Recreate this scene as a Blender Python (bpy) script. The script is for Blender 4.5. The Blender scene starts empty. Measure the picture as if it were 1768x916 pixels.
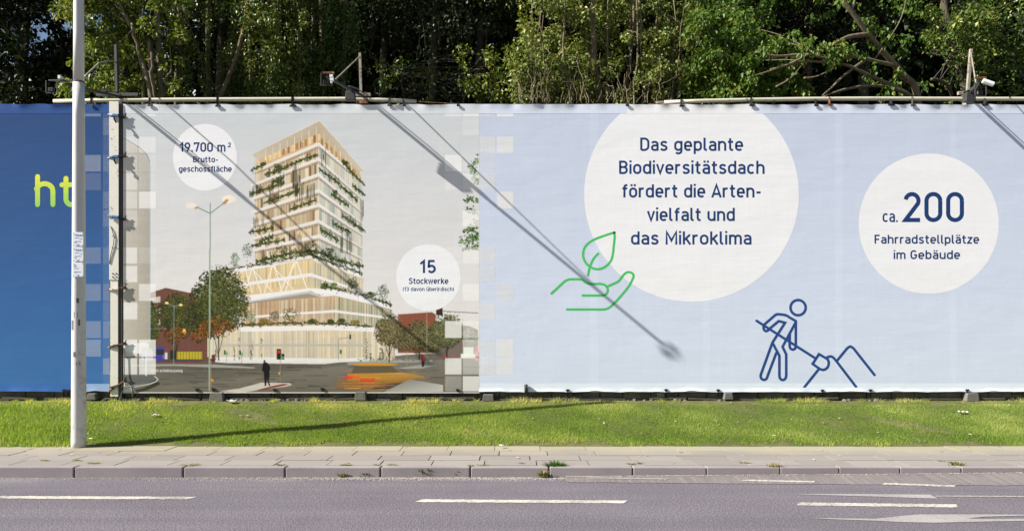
import bpy, bmesh, math, random
import numpy as np
from mathutils import Vector, Matrix
R = math.radians
random.seed(7); rng = np.random.default_rng(7)
sc = bpy.context.scene
col = sc.collection

# ------------------------------------------------------------------ camera, sky, sun, exposure
CAMZ, D, S0, HOR, CX = 1.66, 12.0, 105.0, 575.0, 884.0   # eye height, distance to banner, banner scale (photo px per metre)
FPX = S0 * D
cam_d = bpy.data.cameras.new('camera'); cam = bpy.data.objects.new('camera', cam_d); col.objects.link(cam)
cam.location = (0, -D, CAMZ); cam.rotation_euler = (R(90), 0, 0)
cam_d.sensor_width = 36; cam_d.lens = 36 * FPX / 1768
cam_d.shift_y = (HOR - 458) / 1768
cam_d.clip_end = 3000; cam_d.clip_start = .05
sc.camera = cam
SA, SB = 3.77, 2.85                                     # sunlight runs (SA, 1, -SB)
sdir = Vector((SA, 1, -SB)).normalized()
elev = math.asin(-sdir.z)
w = bpy.data.worlds.new('World'); sc.world = w; w.use_nodes = True
nt = w.node_tree; bg = nt.nodes['Background']
sky = nt.nodes.new('ShaderNodeTexSky'); sky.sky_type = 'NISHITA'; sky.sun_disc = False
sky.sun_elevation = elev; sky.sun_rotation = math.atan2(-sdir.x, -sdir.y)
nt.links.new(sky.outputs[0], bg.inputs[0]); bg.inputs[1].default_value = .05
sun_d = bpy.data.lights.new('sun', 'SUN'); sun_d.energy = 5; sun_d.angle = R(.5); sun_d.color = (1, .97, .92)
sun = bpy.data.objects.new('sun', sun_d); col.objects.link(sun)
sun.rotation_euler = sdir.to_track_quat('-Z', 'Y').to_euler(); sun.location = (-20, -10, 25)
sc.view_settings.view_transform = 'Standard'; sc.view_settings.look = 'None'; sc.view_settings.gamma = 1
sc.view_settings.exposure = 1.0

# ------------------------------------------------------------------ helpers
def lin(c):
    return tuple((v/255/12.92 if v/255 <= .04045 else ((v/255+.055)/1.055)**2.4) for v in c)
def W(px, py, y=0.0):                                   # photo pixel -> point on the vertical plane at depth y
    s = FPX / (D + y)
    return ((px-CX)/s, y, CAMZ-(py-HOR)/s)
def G(px, py, z=0.0):                                   # photo pixel -> point on the horizontal plane at height z
    d = FPX*(CAMZ-z)/(py-HOR)
    return ((px-CX)*d/FPX, d-D, z)
def tag(o, label=None, cat=None, group=None, kind=None):
    if label: o['label'] = label
    if cat: o['category'] = cat
    if group: o['group'] = group
    if kind: o['kind'] = kind
    return o
def empty(name, loc, label=None, cat=None, group=None):
    o = bpy.data.objects.new(name, None); col.objects.link(o); o.location = loc; o.empty_display_size = .1
    bpy.context.view_layer.update()
    return tag(o, label, cat, group)
def link(name, me, mat, parent=None, smooth=False):
    o = bpy.data.objects.new(name, me); col.objects.link(o)
    for m in (mat if isinstance(mat, (list, tuple)) else [mat]): me.materials.append(m)
    if smooth: me.polygons.foreach_set('use_smooth', [True]*len(me.polygons))
    if parent:
        o.parent = parent; o.matrix_parent_inverse = Matrix.Translation(-world_loc(parent))
    return o
def world_loc(o):
    v = Vector(o.location)
    if o.parent is not None and o.type == 'EMPTY': v = v
    return v
class MB:
    def __init__(s): s.v = []; s.f = []
    def add(s, vs, fs):
        n = len(s.v); s.v += [tuple(v) for v in vs]; s.f += [tuple(i+n for i in f) for f in fs]; return s
    def box(s, c, d, rot=None):
        x, y, z = d[0]/2, d[1]/2, d[2]/2
        vs = [Vector(p) for p in ((-x,-y,-z),(x,-y,-z),(x,y,-z),(-x,y,-z),(-x,-y,z),(x,-y,z),(x,y,z),(-x,y,z))]
        if rot is not None: vs = [rot @ v for v in vs]
        c = Vector(c)
        return s.add([v+c for v in vs], [(0,3,2,1),(4,5,6,7),(0,1,5,4),(1,2,6,5),(2,3,7,6),(3,0,4,7)])
    def tube(s, pts, rad, n=8, cap=True):
        pts = [Vector(p) for p in pts]
        if not isinstance(rad, (list, tuple)): rad = [rad]*len(pts)
        base = len(s.v); up = None
        for i, p in enumerate(pts):
            t = (pts[min(i+1, len(pts)-1)] - pts[max(i-1, 0)]).normalized()
            if up is None: up = t.orthogonal().normalized()
            up = (up - t*up.dot(t)).normalized(); b = t.cross(up)
            for k in range(n):
                a = 2*math.pi*(k+.5)/n
                s.v.append(tuple(p + (up*math.cos(a)+b*math.sin(a))*rad[i]))
        for i in range(len(pts)-1):
            for k in range(n):
                a0 = base+i*n+k; a1 = base+i*n+(k+1) % n
                s.f.append((a0, a1, a1+n, a0+n))
        if cap:
            s.f.append(tuple(base+k for k in reversed(range(n)))); e = base+(len(pts)-1)*n
            s.f.append(tuple(e+k for k in range(n)))
        return s
    def bar(s, a, b, wd, th):                           # square bar
        a, b = Vector(a), Vector(b); d = b-a
        q = d.to_track_quat('Z', 'Y').to_matrix()
        return s.box((a+b)/2, (wd, th, d.length), q)
    def build(s, name, mat, parent=None, smooth=False, bevel=0):
        me = bpy.data.meshes.new(name); me.from_pydata(s.v, [], s.f); me.update()
        o = link(name, me, mat, parent, smooth)
        if bevel:
            m = o.modifiers.new('bevel', 'BEVEL'); m.width = bevel; m.segments = 2; m.limit_method = 'ANGLE'
        return o
def mesh_np(name, verts, faces_n, loops, tint=None):
    me = bpy.data.meshes.new(name); n = len(verts)
    me.vertices.add(n); me.vertices.foreach_set('co', np.asarray(verts, np.float32).ravel())
    nf = len(loops)//faces_n
    me.loops.add(len(loops)); me.loops.foreach_set('vertex_index', np.asarray(loops, np.int32))
    me.polygons.add(nf); me.polygons.foreach_set('loop_start', np.arange(nf, dtype=np.int32)*faces_n)
    if tint is not None:
        a = me.attributes.new('tint', 'FLOAT', 'POINT'); a.data.foreach_set('value', np.asarray(tint, np.float32))
    me.update(calc_edges=True); me.validate(); me.shade_flat()
    return me

# ------------------------------------------------------------------ materials
class NT:
    def __init__(s, name):
        s.m = bpy.data.materials.new(name); s.m.use_nodes = True; s.t = s.m.node_tree
        s.b = s.t.nodes['Principled BSDF']; s.out = s.t.nodes['Material Output']
        s.tc = s.n('TexCoord').outputs['Object']
    def n(s, k, **kw):
        x = s.t.nodes.new('ShaderNode'+k)
        for a, v in kw.items(): setattr(x, a, v)
        return x
    def l(s, a, b): s.t.links.new(a, b)
    def set(s, sock, v):
        if hasattr(v, 'links') or isinstance(v, bpy.types.NodeSocket): s.l(v, sock)
        else: sock.default_value = v
    def map(s, scale, vec=None):
        m = s.n('Mapping'); s.l(vec or s.tc, m.inputs[0]); m.inputs['Scale'].default_value = scale; return m.outputs[0]
    def noise(s, scale, detail=4, rough=.6, vec=None, stretch=None):
        x = s.n('TexNoise'); x.inputs['Scale'].default_value = scale; x.inputs['Detail'].default_value = detail
        x.inputs['Roughness'].default_value = rough
        s.l(s.map(stretch, vec) if stretch else (vec or s.tc), x.inputs[0]); return x.outputs[0]
    def ramp(s, f, a, b, ca=(0,0,0,1), cb=(1,1,1,1)):
        r = s.n('ValToRGB'); r.color_ramp.elements[0].position = a; r.color_ramp.elements[1].position = b
        r.color_ramp.elements[0].color = ca; r.color_ramp.elements[1].color = cb; s.l(f, r.inputs[0]); return r.outputs[0]
    def mix(s, f, a, b, mode='MIX'):
        x = s.n('Mix', data_type='RGBA', blend_type=mode)
        s.set(x.inputs[0], f)
        for i, v in ((6, a), (7, b)):
            s.set(x.inputs[i], (*v, 1) if isinstance(v, tuple) and len(v) == 3 else v)
        return x.outputs[2]
    def math(s, op, a, b=0.0):
        x = s.n('Math', operation=op); s.set(x.inputs[0], a); s.set(x.inputs[1], b); return x.outputs[0]
    def bump(s, h, strength, dist=.01, prev=None):
        x = s.n('Bump'); x.inputs['Strength'].default_value = strength; x.inputs['Distance'].default_value = dist
        s.l(h, x.inputs['Height'])
        if prev is not None: s.l(prev, x.inputs['Normal'])
        return x.outputs[0]
    def fin(s, c, rough=.7, normal=None, metal=0, spec=.3):
        s.set(s.b.inputs['Base Color'], (*c, 1) if isinstance(c, tuple) and len(c) == 3 else c)
        s.set(s.b.inputs['Roughness'], rough); s.b.inputs['Metallic'].default_value = metal
        s.b.inputs['Specular IOR Level'].default_value = spec
        if normal is not None: s.l(normal, s.b.inputs['Normal'])
        return s.m

def cloth_nodes(t, c):                                  # woven banner cloth: weave, creases, grime
    hor = t.noise(1, 3, .6, stretch=(1.2, 1, 34))
    ver = t.noise(1, 3, .6, stretch=(34, 1, 1.2))
    fold = t.noise(.9, 3, .5, stretch=(1, 1, 2.2))
    thr = t.noise(1, 2, .6, stretch=(90, 1, 90))
    speck = t.noise(16, 4, .7)
    c = t.mix(1, c, t.ramp(hor, .25, .75, (.972,.972,.972,1), (1.02,1.02,1.02,1)), 'MULTIPLY')
    c = t.mix(1, c, t.ramp(ver, .25, .75, (.975,.975,.975,1), (1.02,1.02,1.02,1)), 'MULTIPLY')
    c = t.mix(1, c, t.ramp(thr, .3, .7, (.985,.985,.985,1), (1.01,1.01,1.01,1)), 'MULTIPLY')
    dust = t.math('MULTIPLY', t.ramp(speck, .66, .8), .10)
    c = t.mix(dust, c, (.75,.75,.74))
    cr = t.noise(1.6, 6, .55, stretch=(.5, 1, 3.2)); pk = t.noise(3.5, 3, .5)
    n = t.bump(fold, .5, .016); n = t.bump(cr, .22, .010, n); n = t.bump(pk, .12, .006, n); n = t.bump(hor, .06, .004, n); n = t.bump(ver, .05, .004, n)
    return c, n
def print_material(alpha=None):
    t = NT('banner_print' if alpha is None else 'banner_print_tint')
    a = t.n('Attribute'); a.attribute_name = 'Col'
    c, n = cloth_nodes(t, a.outputs['Color'])
    t.fin(c, .75, n, spec=.12)
    if alpha is not None:
        t.l(t.math('MULTIPLY', a.outputs['Alpha'], 1.0), t.b.inputs['Alpha'])
    return t.m
M = {}
M['print'] = print_material(); M['tint'] = print_material(True)

def painted(name, c, rust=.0, rough=.5, grime=.3, metal=0, scale=9, lo=None):
    t = NT(name)
    g = t.noise(scale, 6, .65); g2 = t.noise(scale*4, 5, .7)
    cc = t.mix(t.math('MULTIPLY', t.ramp(g, .45, .75), grime), c, tuple(v*.45 for v in c))
    if rust:
        f = t.ramp(t.math('ADD', t.math('MULTIPLY', g, .6), t.math('MULTIPLY', g2, .4)), .62-rust*.25, .68-rust*.2)
        cc = t.mix(f, cc, t.mix(g2, (.20,.075,.025), (.07,.03,.018)))
    return t.fin(cc, rough, t.bump(g2, .25, .003), metal)
M['rail'] = painted('weathered_rail_paint', (.55,.52,.39), .16, .6, .2, scale=5)
M['steel_white'] = painted('off_white_steel', (.76,.72,.61), .10, .5, .12, scale=6)
M['rust'] = painted('rusty_steel', (.40,.24,.10), .9, .8, .5)
M['grey_metal'] = painted('dull_grey_metal', (.065,.062,.058), .15, .55)
M['mast'] = painted('weathered_mast_steel', (.33,.30,.24), .35, .6)
M['black_metal'] = painted('black_metal', (.018,.018,.02), 0, .45)
M['box_grey'] = painted('grey_housing', (.045,.042,.040), 0, .6)
M['white_plastic'] = painted('white_plastic', (.75,.75,.72), 0, .4, .1)
M['glass'] = NT('lamp_glass').fin((.05,.06,.07), .08, spec=.6)
M['blue_strap'] = painted('blue_strap', (.03,.16,.42), 0, .6)
M['cable'] = painted('grey_cable', (.16,.155,.15), 0, .6)
M['concrete'] = painted('weathered_concrete', (.17,.16,.135), 0, .95, .85, scale=12)
M['timber'] = painted('rotten_timber', (.10,.085,.062), 0, .95, .8, scale=5)
M['stone'] = painted('rubble_stone', (.16,.145,.115), 0, .95, .6)
M['gravel'] = painted('pale_gravel', (.40,.36,.32), 0, .95, .5, scale=40)
M['litter'] = painted('pale_litter', (.75,.70,.66), 0, .8, .2)

def ground_soil():
    t = NT('soil')
    g = t.noise(3, 6, .7); g2 = t.noise(40, 4, .7)
    c = t.mix(t.ramp(g, .35, .7), (.07,.085,.022), (.17,.145,.06))
    return t.fin(c, .95, t.bump(g2, .8, .02))
M['soil'] = ground_soil()
def asphalt():
    t = NT('asphalt')
    a = t.noise(.9, 5, .6); f = t.noise(34, 3, .85); ff = t.noise(95, 2, .8); hue = t.noise(28, 2, .7)
    v = t.n('TexVoronoi'); v.inputs['Scale'].default_value = 60; t.l(t.tc, v.inputs[0])
    c = t.mix(t.ramp(a, .3, .7), (.134,.110,.130), (.178,.150,.174))
    c = t.mix(t.math('MULTIPLY', t.ramp(hue, .48, .62), .5), c, (.125,.138,.132))
    c = t.mix(t.math('MULTIPLY', t.ramp(f, .46, .68), .75), c, (.27,.25,.255))
    c = t.mix(t.math('MULTIPLY', t.ramp(ff, .50, .64), .7), c, (.062,.055,.064))
    tr = t.noise(1, 2, .5, stretch=(.12, 2.4, 1))
    c = t.mix(t.math('MULTIPLY', t.ramp(tr, .42, .62), .28), c, (.085,.078,.09))
    st = t.noise(.7, 5, .7, stretch=(1, 2.2, 1))
    c = t.mix(t.math('MULTIPLY', t.ramp(st, .60, .72), .3), c, (.06,.055,.06))
    ed = t.n('SeparateXYZ'); t.l(t.tc, ed.inputs[0])
    dust = t.math('ADD', t.math('MULTIPLY', t.math('ADD', ed.outputs[1], 4.0), 2.0), t.math('MULTIPLY', t.math('SUBTRACT', a, .5), 1.6))
    c = t.mix(t.math('MULTIPLY', t.ramp(dust, .35, .95), .45), c, (.27,.24,.225))
    return t.fin(c, .9, t.bump(v.outputs[0], .6, .008), spec=.15)
M['asphalt'] = asphalt()
def apron():
    t = NT('gutter_asphalt')
    a = t.noise(2, 5, .6); f = t.noise(60, 3, .8); s = t.noise(1, 4, .6, stretch=(22, 1.5, 1))
    c = t.mix(t.ramp(a, .3, .7), (.165,.14,.14), (.20,.175,.168))
    c = t.mix(t.math('MULTIPLY', t.ramp(s, .45, .65), .35), c, (.33,.29,.25))
    c = t.mix(t.ramp(f, .55, .7), c, (.09,.08,.085))
    return t.fin(c, .9, t.bump(f, .5, .006), spec=.15)
M['apron'] = apron()
def marking():
    t = NT('worn_road_paint')
    f = t.noise(38, 4, .8); a = t.noise(2.2, 4, .65)
    g = t.math('ADD', t.math('MULTIPLY', f, .6), t.math('MULTIPLY', a, .4))
    c = t.mix(t.ramp(g, .39, .55), (.17,.15,.155), (.56,.515,.44)); c = t.mix(t.math('MULTIPLY', t.ramp(f, .55, .7), .35), c, (.36,.33,.29))
    return t.fin(c, .8, spec=.2)
M['marking'] = marking()
def faded():
    t = NT('faded_road_paint')
    f = t.noise(60, 4, .75); a = t.noise(2, 3, .6)
    g = t.math('ADD', t.math('MULTIPLY', f, .7), t.math('MULTIPLY', a, .3))
    c = t.mix(t.ramp(g, .30, .56), (.16,.14,.145), (.36,.33,.31))
    return t.fin(c, .85, spec=.2)
M['faded'] = faded()
def grit():
    t = NT('grit')
    f = t.noise(60, 4, .8); a = t.noise(5, 4, .7)
    c = t.mix(t.ramp(f, .4, .62), (.12,.105,.10), (.42,.38,.33))
    t.fin(c, .95, t.bump(f, 1, .012))
    x = t.math('ADD', a, t.math('MULTIPLY', f, .4))
    t.l(t.ramp(x, .62, .72), t.b.inputs['Alpha'])
    return t.m
def slab():
    t = NT('paving_slab')
    a = t.noise(1.6, 5, .6); f = t.noise(60, 4, .7)
    i = t.n('Attribute'); i.attribute_name = 'tint'
    c = t.mix(i.outputs['Fac'], (.245,.216,.192), (.295,.262,.23))
    # trodden-in sand spreads from the lawn side
    sx = t.n('SeparateXYZ'); t.l(t.tc, sx.inputs[0])
    sand = t.math('ADD', t.math('MULTIPLY', t.math('ADD', sx.outputs[1], 2.75), 1.1), t.math('MULTIPLY', t.math('SUBTRACT', a, .5), 1.2))
    c = t.mix(t.math('MULTIPLY', t.ramp(sand, .0, .55), .75), c, (.345,.31,.20))
    c = t.mix(t.math('MULTIPLY', t.ramp(f, .5, .72), .35), c, (.19,.17,.155))
    return t.fin(c, .92, t.bump(f, .3, .004), spec=.15)
M['slab'] = slab()
def kerbm():
    t = NT('kerb_granite')
    a = t.noise(1.2, 5, .6); f = t.noise(75, 4, .75)
    c = t.mix(t.ramp(a, .3, .7), (.25,.215,.215), (.33,.29,.28))
    c = t.mix(t.ramp(f, .52, .7), c, (.16,.14,.145))
    return t.fin(c, .9, t.bump(f, .5, .005), spec=.2)
M['kerb'] = kerbm()
M['joint'] = NT('sandy_joint').fin((.10,.085,.07), .95)

def leafm(name, c0, c1, c2, trans=.3, rough=.45):
    t = NT(name)
    i = t.n('Attribute'); i.attribute_name = 'tint'
    r = t.n('ValToRGB'); t.l(i.outputs['Fac'], r.inputs[0])
    e = r.color_ramp.elements; e[0].color = (*c0, 1); e[1].color = (*c2, 1); e[0].position = .05; e[1].position = .97
    x = e.new(.6); x.color = (*c1, 1)
    c = r.outputs[0]
    t.fin(c, rough, spec=.28)
    tr = t.n('BsdfTranslucent'); t.l(t.mix(1, c, (1.5,1.45,.6), 'MULTIPLY'), tr.inputs[0])
    mx = t.n('MixShader'); mx.inputs[0].default_value = trans
    t.l(t.b.outputs[0], mx.inputs[1]); t.l(tr.outputs[0], mx.inputs[2]); t.l(mx.outputs[0], t.out.inputs[0])
    return t.m
M['grass'] = leafm('grass_blades', (.13,.215,.028), (.27,.36,.075), (.56,.52,.23), .45, .6)
M['dry_leaf'] = leafm('dry_leaves', (.16,.10,.045), (.33,.24,.12), (.62,.52,.36), .1, .8)
M['weed_green'] = leafm('green_weed_leaves', (.06,.14,.02), (.11,.22,.03), (.22,.28,.07), .3, .6)
M['weed'] = leafm('weed_leaves', (.08,.13,.03), (.17,.19,.05), (.42,.34,.16), .3, .6)
M['leaf_maple'] = leafm('maple_leaves', (.045,.08,.010), (.135,.18,.028), (.36,.36,.09))
M['leaf_ivy'] = leafm('ivy_leaves', (.025,.052,.009), (.105,.16,.026), (.40,.36,.08), .16, .38)
M['leaf_shade'] = leafm('shade_dark_leaves', (.010,.018,.006), (.022,.036,.010), (.09,.085,.02), .12)  # deep shade between the trees is put into this near-black leaf colour
M['leaf_pale'] = leafm('pale_leaves', (.045,.075,.012), (.165,.205,.04), (.42,.41,.13), .2)
M['leaf_bright'] = leafm('bright_leaves', (.03,.075,.008), (.095,.165,.02), (.24,.26,.05), .28)
def barkm(name, a, b):
    t = NT(name)
    g = t.noise(1, 6, .7, stretch=(22, 22, 4)); g2 = t.noise(3, 3, .6)
    c = t.mix(t.ramp(g, .35, .7), a, b); c = t.mix(t.math('MULTIPLY', t.ramp(g2, .5, .7), .4), c, (.09,.10,.04))
    return t.fin(c, .95, t.bump(g, .9, .02))
M['bark_pale'] = barkm('pale_bark', (.10,.078,.05), (.27,.215,.135))
M['bark_dark'] = barkm('dark_bark', (.05,.042,.034), (.13,.11,.085))
# ------------------------------------------------------------------ setting: ground, road, kerb, pavement, grass
Y_K, Y_P = -3.6, -2.05                                  # kerb face, back of pavement
Z_P, Z_B = .12, .55                                     # pavement height, ground height under the banner
def verge_z(y): return Z_P-.005 + max(0, min(1, (y-Y_P)/(-.05-Y_P)))*(Z_B-Z_P)
prof = [(-400,-.03),(-3.47,-.03),(-3.46,.085),(-2.06,.085),(-2.05,Z_P-.01),(-1.5,.235),(-1,.345),(-.4,.475),(-.05,Z_B),(3,Z_B+.02),(20,.6),(900,.6)]
mb = MB(); n = len(prof)
xs = [-900,-60,-20,-10,0,10,20,60,900]
for x in xs:
    for y, z in prof: mb.v.append((x, y, z))
for i in range(len(xs)-1):
    for k in range(n-1):
        mb.f.append((i*n+k, (i+1)*n+k, (i+1)*n+k+1, i*n+k+1))
tag(mb.build('ground', M['soil']), kind='structure')
mb = MB(); mb.add([(-300,-40,0),(300,-40,0),(300,Y_K,0),(-300,Y_K,0)], [(0,1,2,3)])
tag(mb.build('road', M['asphalt']), kind='structure')
# gutter apron on the right: ramps up to the kerb
mb = MB(); N = 60; x0, x1 = .62, 14.0
for i in range(N+1):
    x = x0+(x1-x0)*i/N; k = min(1, max(0, (x-x0)/6.5))
    yf = -3.86-.24*k+random.uniform(-.02,.02)
    mb.v += [(x, yf, .004), (x, (yf+Y_K)/2, .006+.03*k), (x, Y_K-.001, .012+.055*k)]
for i in range(N):
    for k in range(2): mb.f.append((3*i+k, 3*i+3+k, 3*i+4+k, 3*i+1+k))
tag(mb.build('gutter', M['apron']), kind='structure')
def apron_z(x, y):
    k = min(1, max(0, (x-x0)/6.5)); yf = -3.86-.24*k
    t = (y-yf)/(Y_K-yf); return (.004+(.002+.03*k)*t*2 if t < .5 else .006+.03*k+(.006+.025*k)*(t*2-1)) + .004
# kerb stones: one kerb, real gaps between the stones
joints = [-1150,-970,-790,-610,-420,-240,-60,128,316,492,657,812,948,1093,1220,1347,1449,1554,1660,1770,1880,1990,2100]
kx = [(p-CX)/150 for p in joints]
kx = [kx[0]-i for i in range(6,0,-1)] + kx + [kx[-1]+i for i in range(1,7)]
mb = MB()
for a, b in zip(kx[:-1], kx[1:]):
    dz = random.uniform(-.002,.002); g = .009 if a < 1 else .004
    mb.box(((a+b)/2, Y_K+.065, Z_P/2-.04+dz), (b-a-2*g, .13, Z_P+.08))
mb.box((0, Y_K+.08, .02), (60, .1, .14))
tag(mb.build('kerb', M['kerb'], bevel=.010), kind='structure')
# pavement of slabs in four rows
vs, lp, tn = [], [], []
def slab_face(xa, xb, ya, yb, z):
    n = len(vs); vs.extend([(xa,ya,z),(xb,ya,z),(xb,yb,z),(xa,yb,z),(xa,ya,z-.03),(xb,ya,z-.03),(xb,yb,z-.03),(xa,yb,z-.03)])
    for f in ((0,1,2,3),(0,4,5,1),(1,5,6,2),(3,2,6,7),(0,3,7,4)): lp.extend(n+i for i in f)
    tn.extend([random.random()]*8)
ys = [Y_K+.133, -3.12, -2.78, -2.42, -2.0]
for r in range(4):
    x = -20-random.random()*.5; L = .62
    while x < 20:
        l = L*random.choice((1,1,1,.98,1.02))
        g = .009 if r < 3 else .005
        slab_face(x+g, x+l-g*.5, ys[r]+.004, ys[r+1]-.004, Z_P-.003+random.uniform(-.003,.003)); x += l
me = mesh_np('pavement', vs, 4, lp, tn)
tag(link('pavement', me, M['slab']), kind='structure')
mb = MB(); mb.add([(-60,Y_K+.131,Z_P-.02),(60,Y_K+.131,Z_P-.02),(60,-2.0,Z_P-.02),(-60,-2.0,Z_P-.02)], [(0,1,2,3)])
tag(mb.build('paving_bed', M['joint']), kind='structure')
# painted lines
def strip(px0, py0, px1, py1, wd, mat, zf=None, n=60, label=None):
    a, b = Vector(G(px0, py0)), Vector(G(px1, py1)); m = MB()
    for i in range(n+1):
        p = a.lerp(b, i/n)
        for s in (-1, 1):
            q = (p.x + (.03*s if i in (0, n) else 0), p.y+s*wd/2+random.uniform(-.009,.009))
            m.v.append((*q, zf(*q) if zf else .004))
    for i in range(n): m.f.append((2*i, 2*i+2, 2*i+3, 2*i+1))
    return tag(m.build('road_marking', mat), kind='structure')
strip(-120, 857.5, 332, 859.5, .12, M['marking'])
strip(722, 864, 1080, 866, .12, M['marking'])
strip(1377, 869.5, 1653, 873, .125, M['marking'])
strip(1018, 826, 1152, 828.3, .055, M['faded'], apron_z)
strip(1283, 830.5, 1406, 833, .06, M['marking'], apron_z)
strip(1525, 835.5, 1648, 838.5, .06, M['marking'], apron_z)
strip(1617, 856, 1900, 857.5, .05, M['faded'])
def arrow(pts):
    z = lambda p: (1280+p[0]/3.577, 660+p[1]/3.577)
    m = MB(); m.v = [G(*z(p), .004) for p in pts]; m.f = [tuple(range(len(pts)))]
    return tag(m.build('road_marking', M['faded']), kind='structure')
arrow([(285,687),(700,698),(1060,710),(1215,714),(1165,690),(700,686)])
arrow([(400,834),(600,843),(830,851),(1000,860),(1200,863),(1500,856),(1900,850),(1900,838),(1500,840),(1400,838),(1500,826),(1900,815),(1500,812),(1100,812),(1000,820),(830,838)])
# grit washed along the gutter
vs, lp = [], []
for i in range(6500):
    x = rng.normal(-1.0, 1.5) if i % 4 else rng.uniform(-8, 9); y = Y_K-abs(rng.normal(0, .07))-.006
    if x > .62: y = Y_K-abs(rng.normal(0,.012))-.004
    z = .004 if x < .62 else apron_z(x, y)
    s = rng.uniform(.003,.009); a = rng.uniform(0,6.28); n = len(vs)
    for k in range(3): vs.append((x+s*math.cos(a+2.1*k), y+s*math.sin(a+2.1*k), z))
    vs.append((x, y, z+s*.9)); lp.extend([n,n+1,n+3, n+1,n+2,n+3, n+2,n,n+3])
tag(link('grit', mesh_np('grit', vs, 3, lp), M['gravel']), 'pale grit washed up along the foot of the kerb', 'grit', kind='stuff')

# lawn: blades
def blades(n, xr, yr, h0, h1, dens=None):
    x = rng.uniform(*xr, n); y = rng.uniform(*yr, n)
    if dens is not None:
        k = rng.random(n) < dens(x, y); x, y = x[k], y[k]
    n = len(x)
    z = Z_P-.01+np.clip((y-Y_P)/(-.05-Y_P), 0, 1)*(Z_B-Z_P)
    pn = np.sin(x*1.7+y*3)+np.sin(x*4.1-y*2.3+1)+np.sin(x*.6+2)+np.sin(x*9.3+y*7)*.6
    h = rng.uniform(h0, h1, n)*(1+.12*pn); a = rng.uniform(0, 2*np.pi, n); lean = rng.normal(0, .6, n)*h; la = rng.uniform(0, 2*np.pi, n)
    wd = rng.uniform(.003, .0065, n)
    v = np.zeros((n, 3, 3))
    v[:,0] = np.stack([x-np.cos(a)*wd, y-np.sin(a)*wd, z], 1); v[:,1] = np.stack([x+np.cos(a)*wd, y+np.sin(a)*wd, z], 1)
    v[:,2] = np.stack([x+np.cos(la)*lean, y+np.sin(la)*lean, z+h], 1)
    h = h*np.where(y > -.25, .55, 1.0)
    v[:,2,2] = z+h
    big = np.sin(x*.9+1)*np.sin(y*2.1+x*.5)+np.sin(x*2.9+y*4+2)*np.sin(x*1.3-y*5)
    edge = .13*big+np.clip((y+.55)/.5, 0, 1)*.28 + np.clip((-1.85-y)/.2, 0, 1)*.28
    t = np.clip(.36+.09*pn+rng.normal(0, .17, n)+edge, 0, 1)
    return v.reshape(-1, 3), np.repeat(t, 3)
edge_fn = lambda x, y: np.clip((y+1.97-.05*np.sin(x*2.3)-.04*np.sin(x*7.1)-.03*np.sin(x*17)-.02*np.sin(x*41))/.10, 0, 1)*(1-.75*((np.sin(x*1.9+3)+np.sin(x*4.7+y*6)+np.sin(x*.7+y*2.3)) > 2.35))
va, ta = blades(470000, (-9.6, 9.6), (-2.12, .05), .015, .042, edge_fn)
vb, tb = blades(40000, (-22, 22), (-2.05, .05), .03, .07, lambda x, y: np.where(np.abs(x) < 9.5, 0, 1.0))
vc, tc_ = blades(15000, (-9.6, 9.6), (-.16, .03), .04, .17, lambda x, y: (np.sin(x*3.1)+np.sin(x*7.7+1)+.7*np.sin(x*1.1+2)+.8*np.sin(x*19)) > .75)
vd, td = blades(16000, (-9, -5.6), (-2.1, -.1), .05, .11, lambda x, y: np.clip((-5.7-x)*1.2, 0, 1))
v = np.concatenate([va, vb, vc, vd]); t = np.concatenate([ta, tb, np.clip(tc_+.2, 0, 1), np.clip(td+.1, 0, 1)])
tag(link('grass', mesh_np('grass', v, 3, np.arange(len(v)), t), M['grass']), 'short sunlit lawn grass on the verge below the banners', 'grass', kind='stuff')

# a few fallen leaves caught in the lawn and along the kerb
vs, lp, tn2 = [], [], []
for i in range(260):
    x = rng.uniform(-9, 9)
    if i % 4: y = rng.uniform(-2.0, -.1); z = verge_z(y)+rng.uniform(.02,.045)
    else: y = rng.uniform(-3.4, -2.0); z = Z_P+.004
    s_ = rng.uniform(.012,.032); a = rng.uniform(0,6.28); n = len(vs)
    for k, m_ in ((0,1),(1.4,.6),(3.14,1),(4.9,.6)): vs.append((x+s_*m_*math.cos(a+k), y+s_*m_*math.sin(a+k), z+rng.uniform(0,.008)))
    lp.extend([n,n+1,n+2,n+3]); tn2.extend([rng.uniform(.4,1)]*4)
tag(link('fallen_leaves', mesh_np('fallen_leaves', vs, 4, lp, tn2), M['dry_leaf']), 'small dry fallen leaves scattered over the lawn and pavement', 'leaves', kind='stuff')

# kerb weeds
def weed(px, py, hgt, wid, nb, label, dry=.3, mat='weed', z=0.0):
    x, y, zz = G(px, py, z)
    vs, ts = [], []
    for i in range(nb):
        a = random.uniform(0, 6.28); r = random.random()**.6*wid; hh = hgt*random.uniform(.35, 1); b = random.uniform(.0,.25)*wid
        w_ = random.uniform(.003,.007)*(1 if hgt < .09 else 1.6)
        ca, sa = math.cos(a), math.sin(a)
        p0 = Vector((ca*b, sa*b*.5, 0)); p1 = Vector((ca*r, sa*r*.5, hh)); q = Vector((-sa*w_, ca*w_, 0))
        m_ = p0.lerp(p1, .55)+Vector((0,0,hh*.15))
        vs += [p0, m_-q, p1, m_+q]; ts += [min(1, max(0, random.gauss(dry, .22)))]*4
    o = link('weed', mesh_np('weed', [tuple(v) for v in vs], 4, list(range(len(vs))), ts), M[mat])
    o.location = (x, y, zz)
    return tag(o, label, 'weed', 'weeds growing along the kerb')
weed(957, 821, .19, .18, 320, 'largest and greenest leafy weed at the foot of the kerb', .12, 'weed_green')
weed(937, 825, .10, .09, 60, 'straw coloured tuft just left of the big green kerb weed', .7)
weed(975, 820, .11, .10, 70, 'dry tuft hugging the right side of the big green kerb weed', .75)
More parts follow.
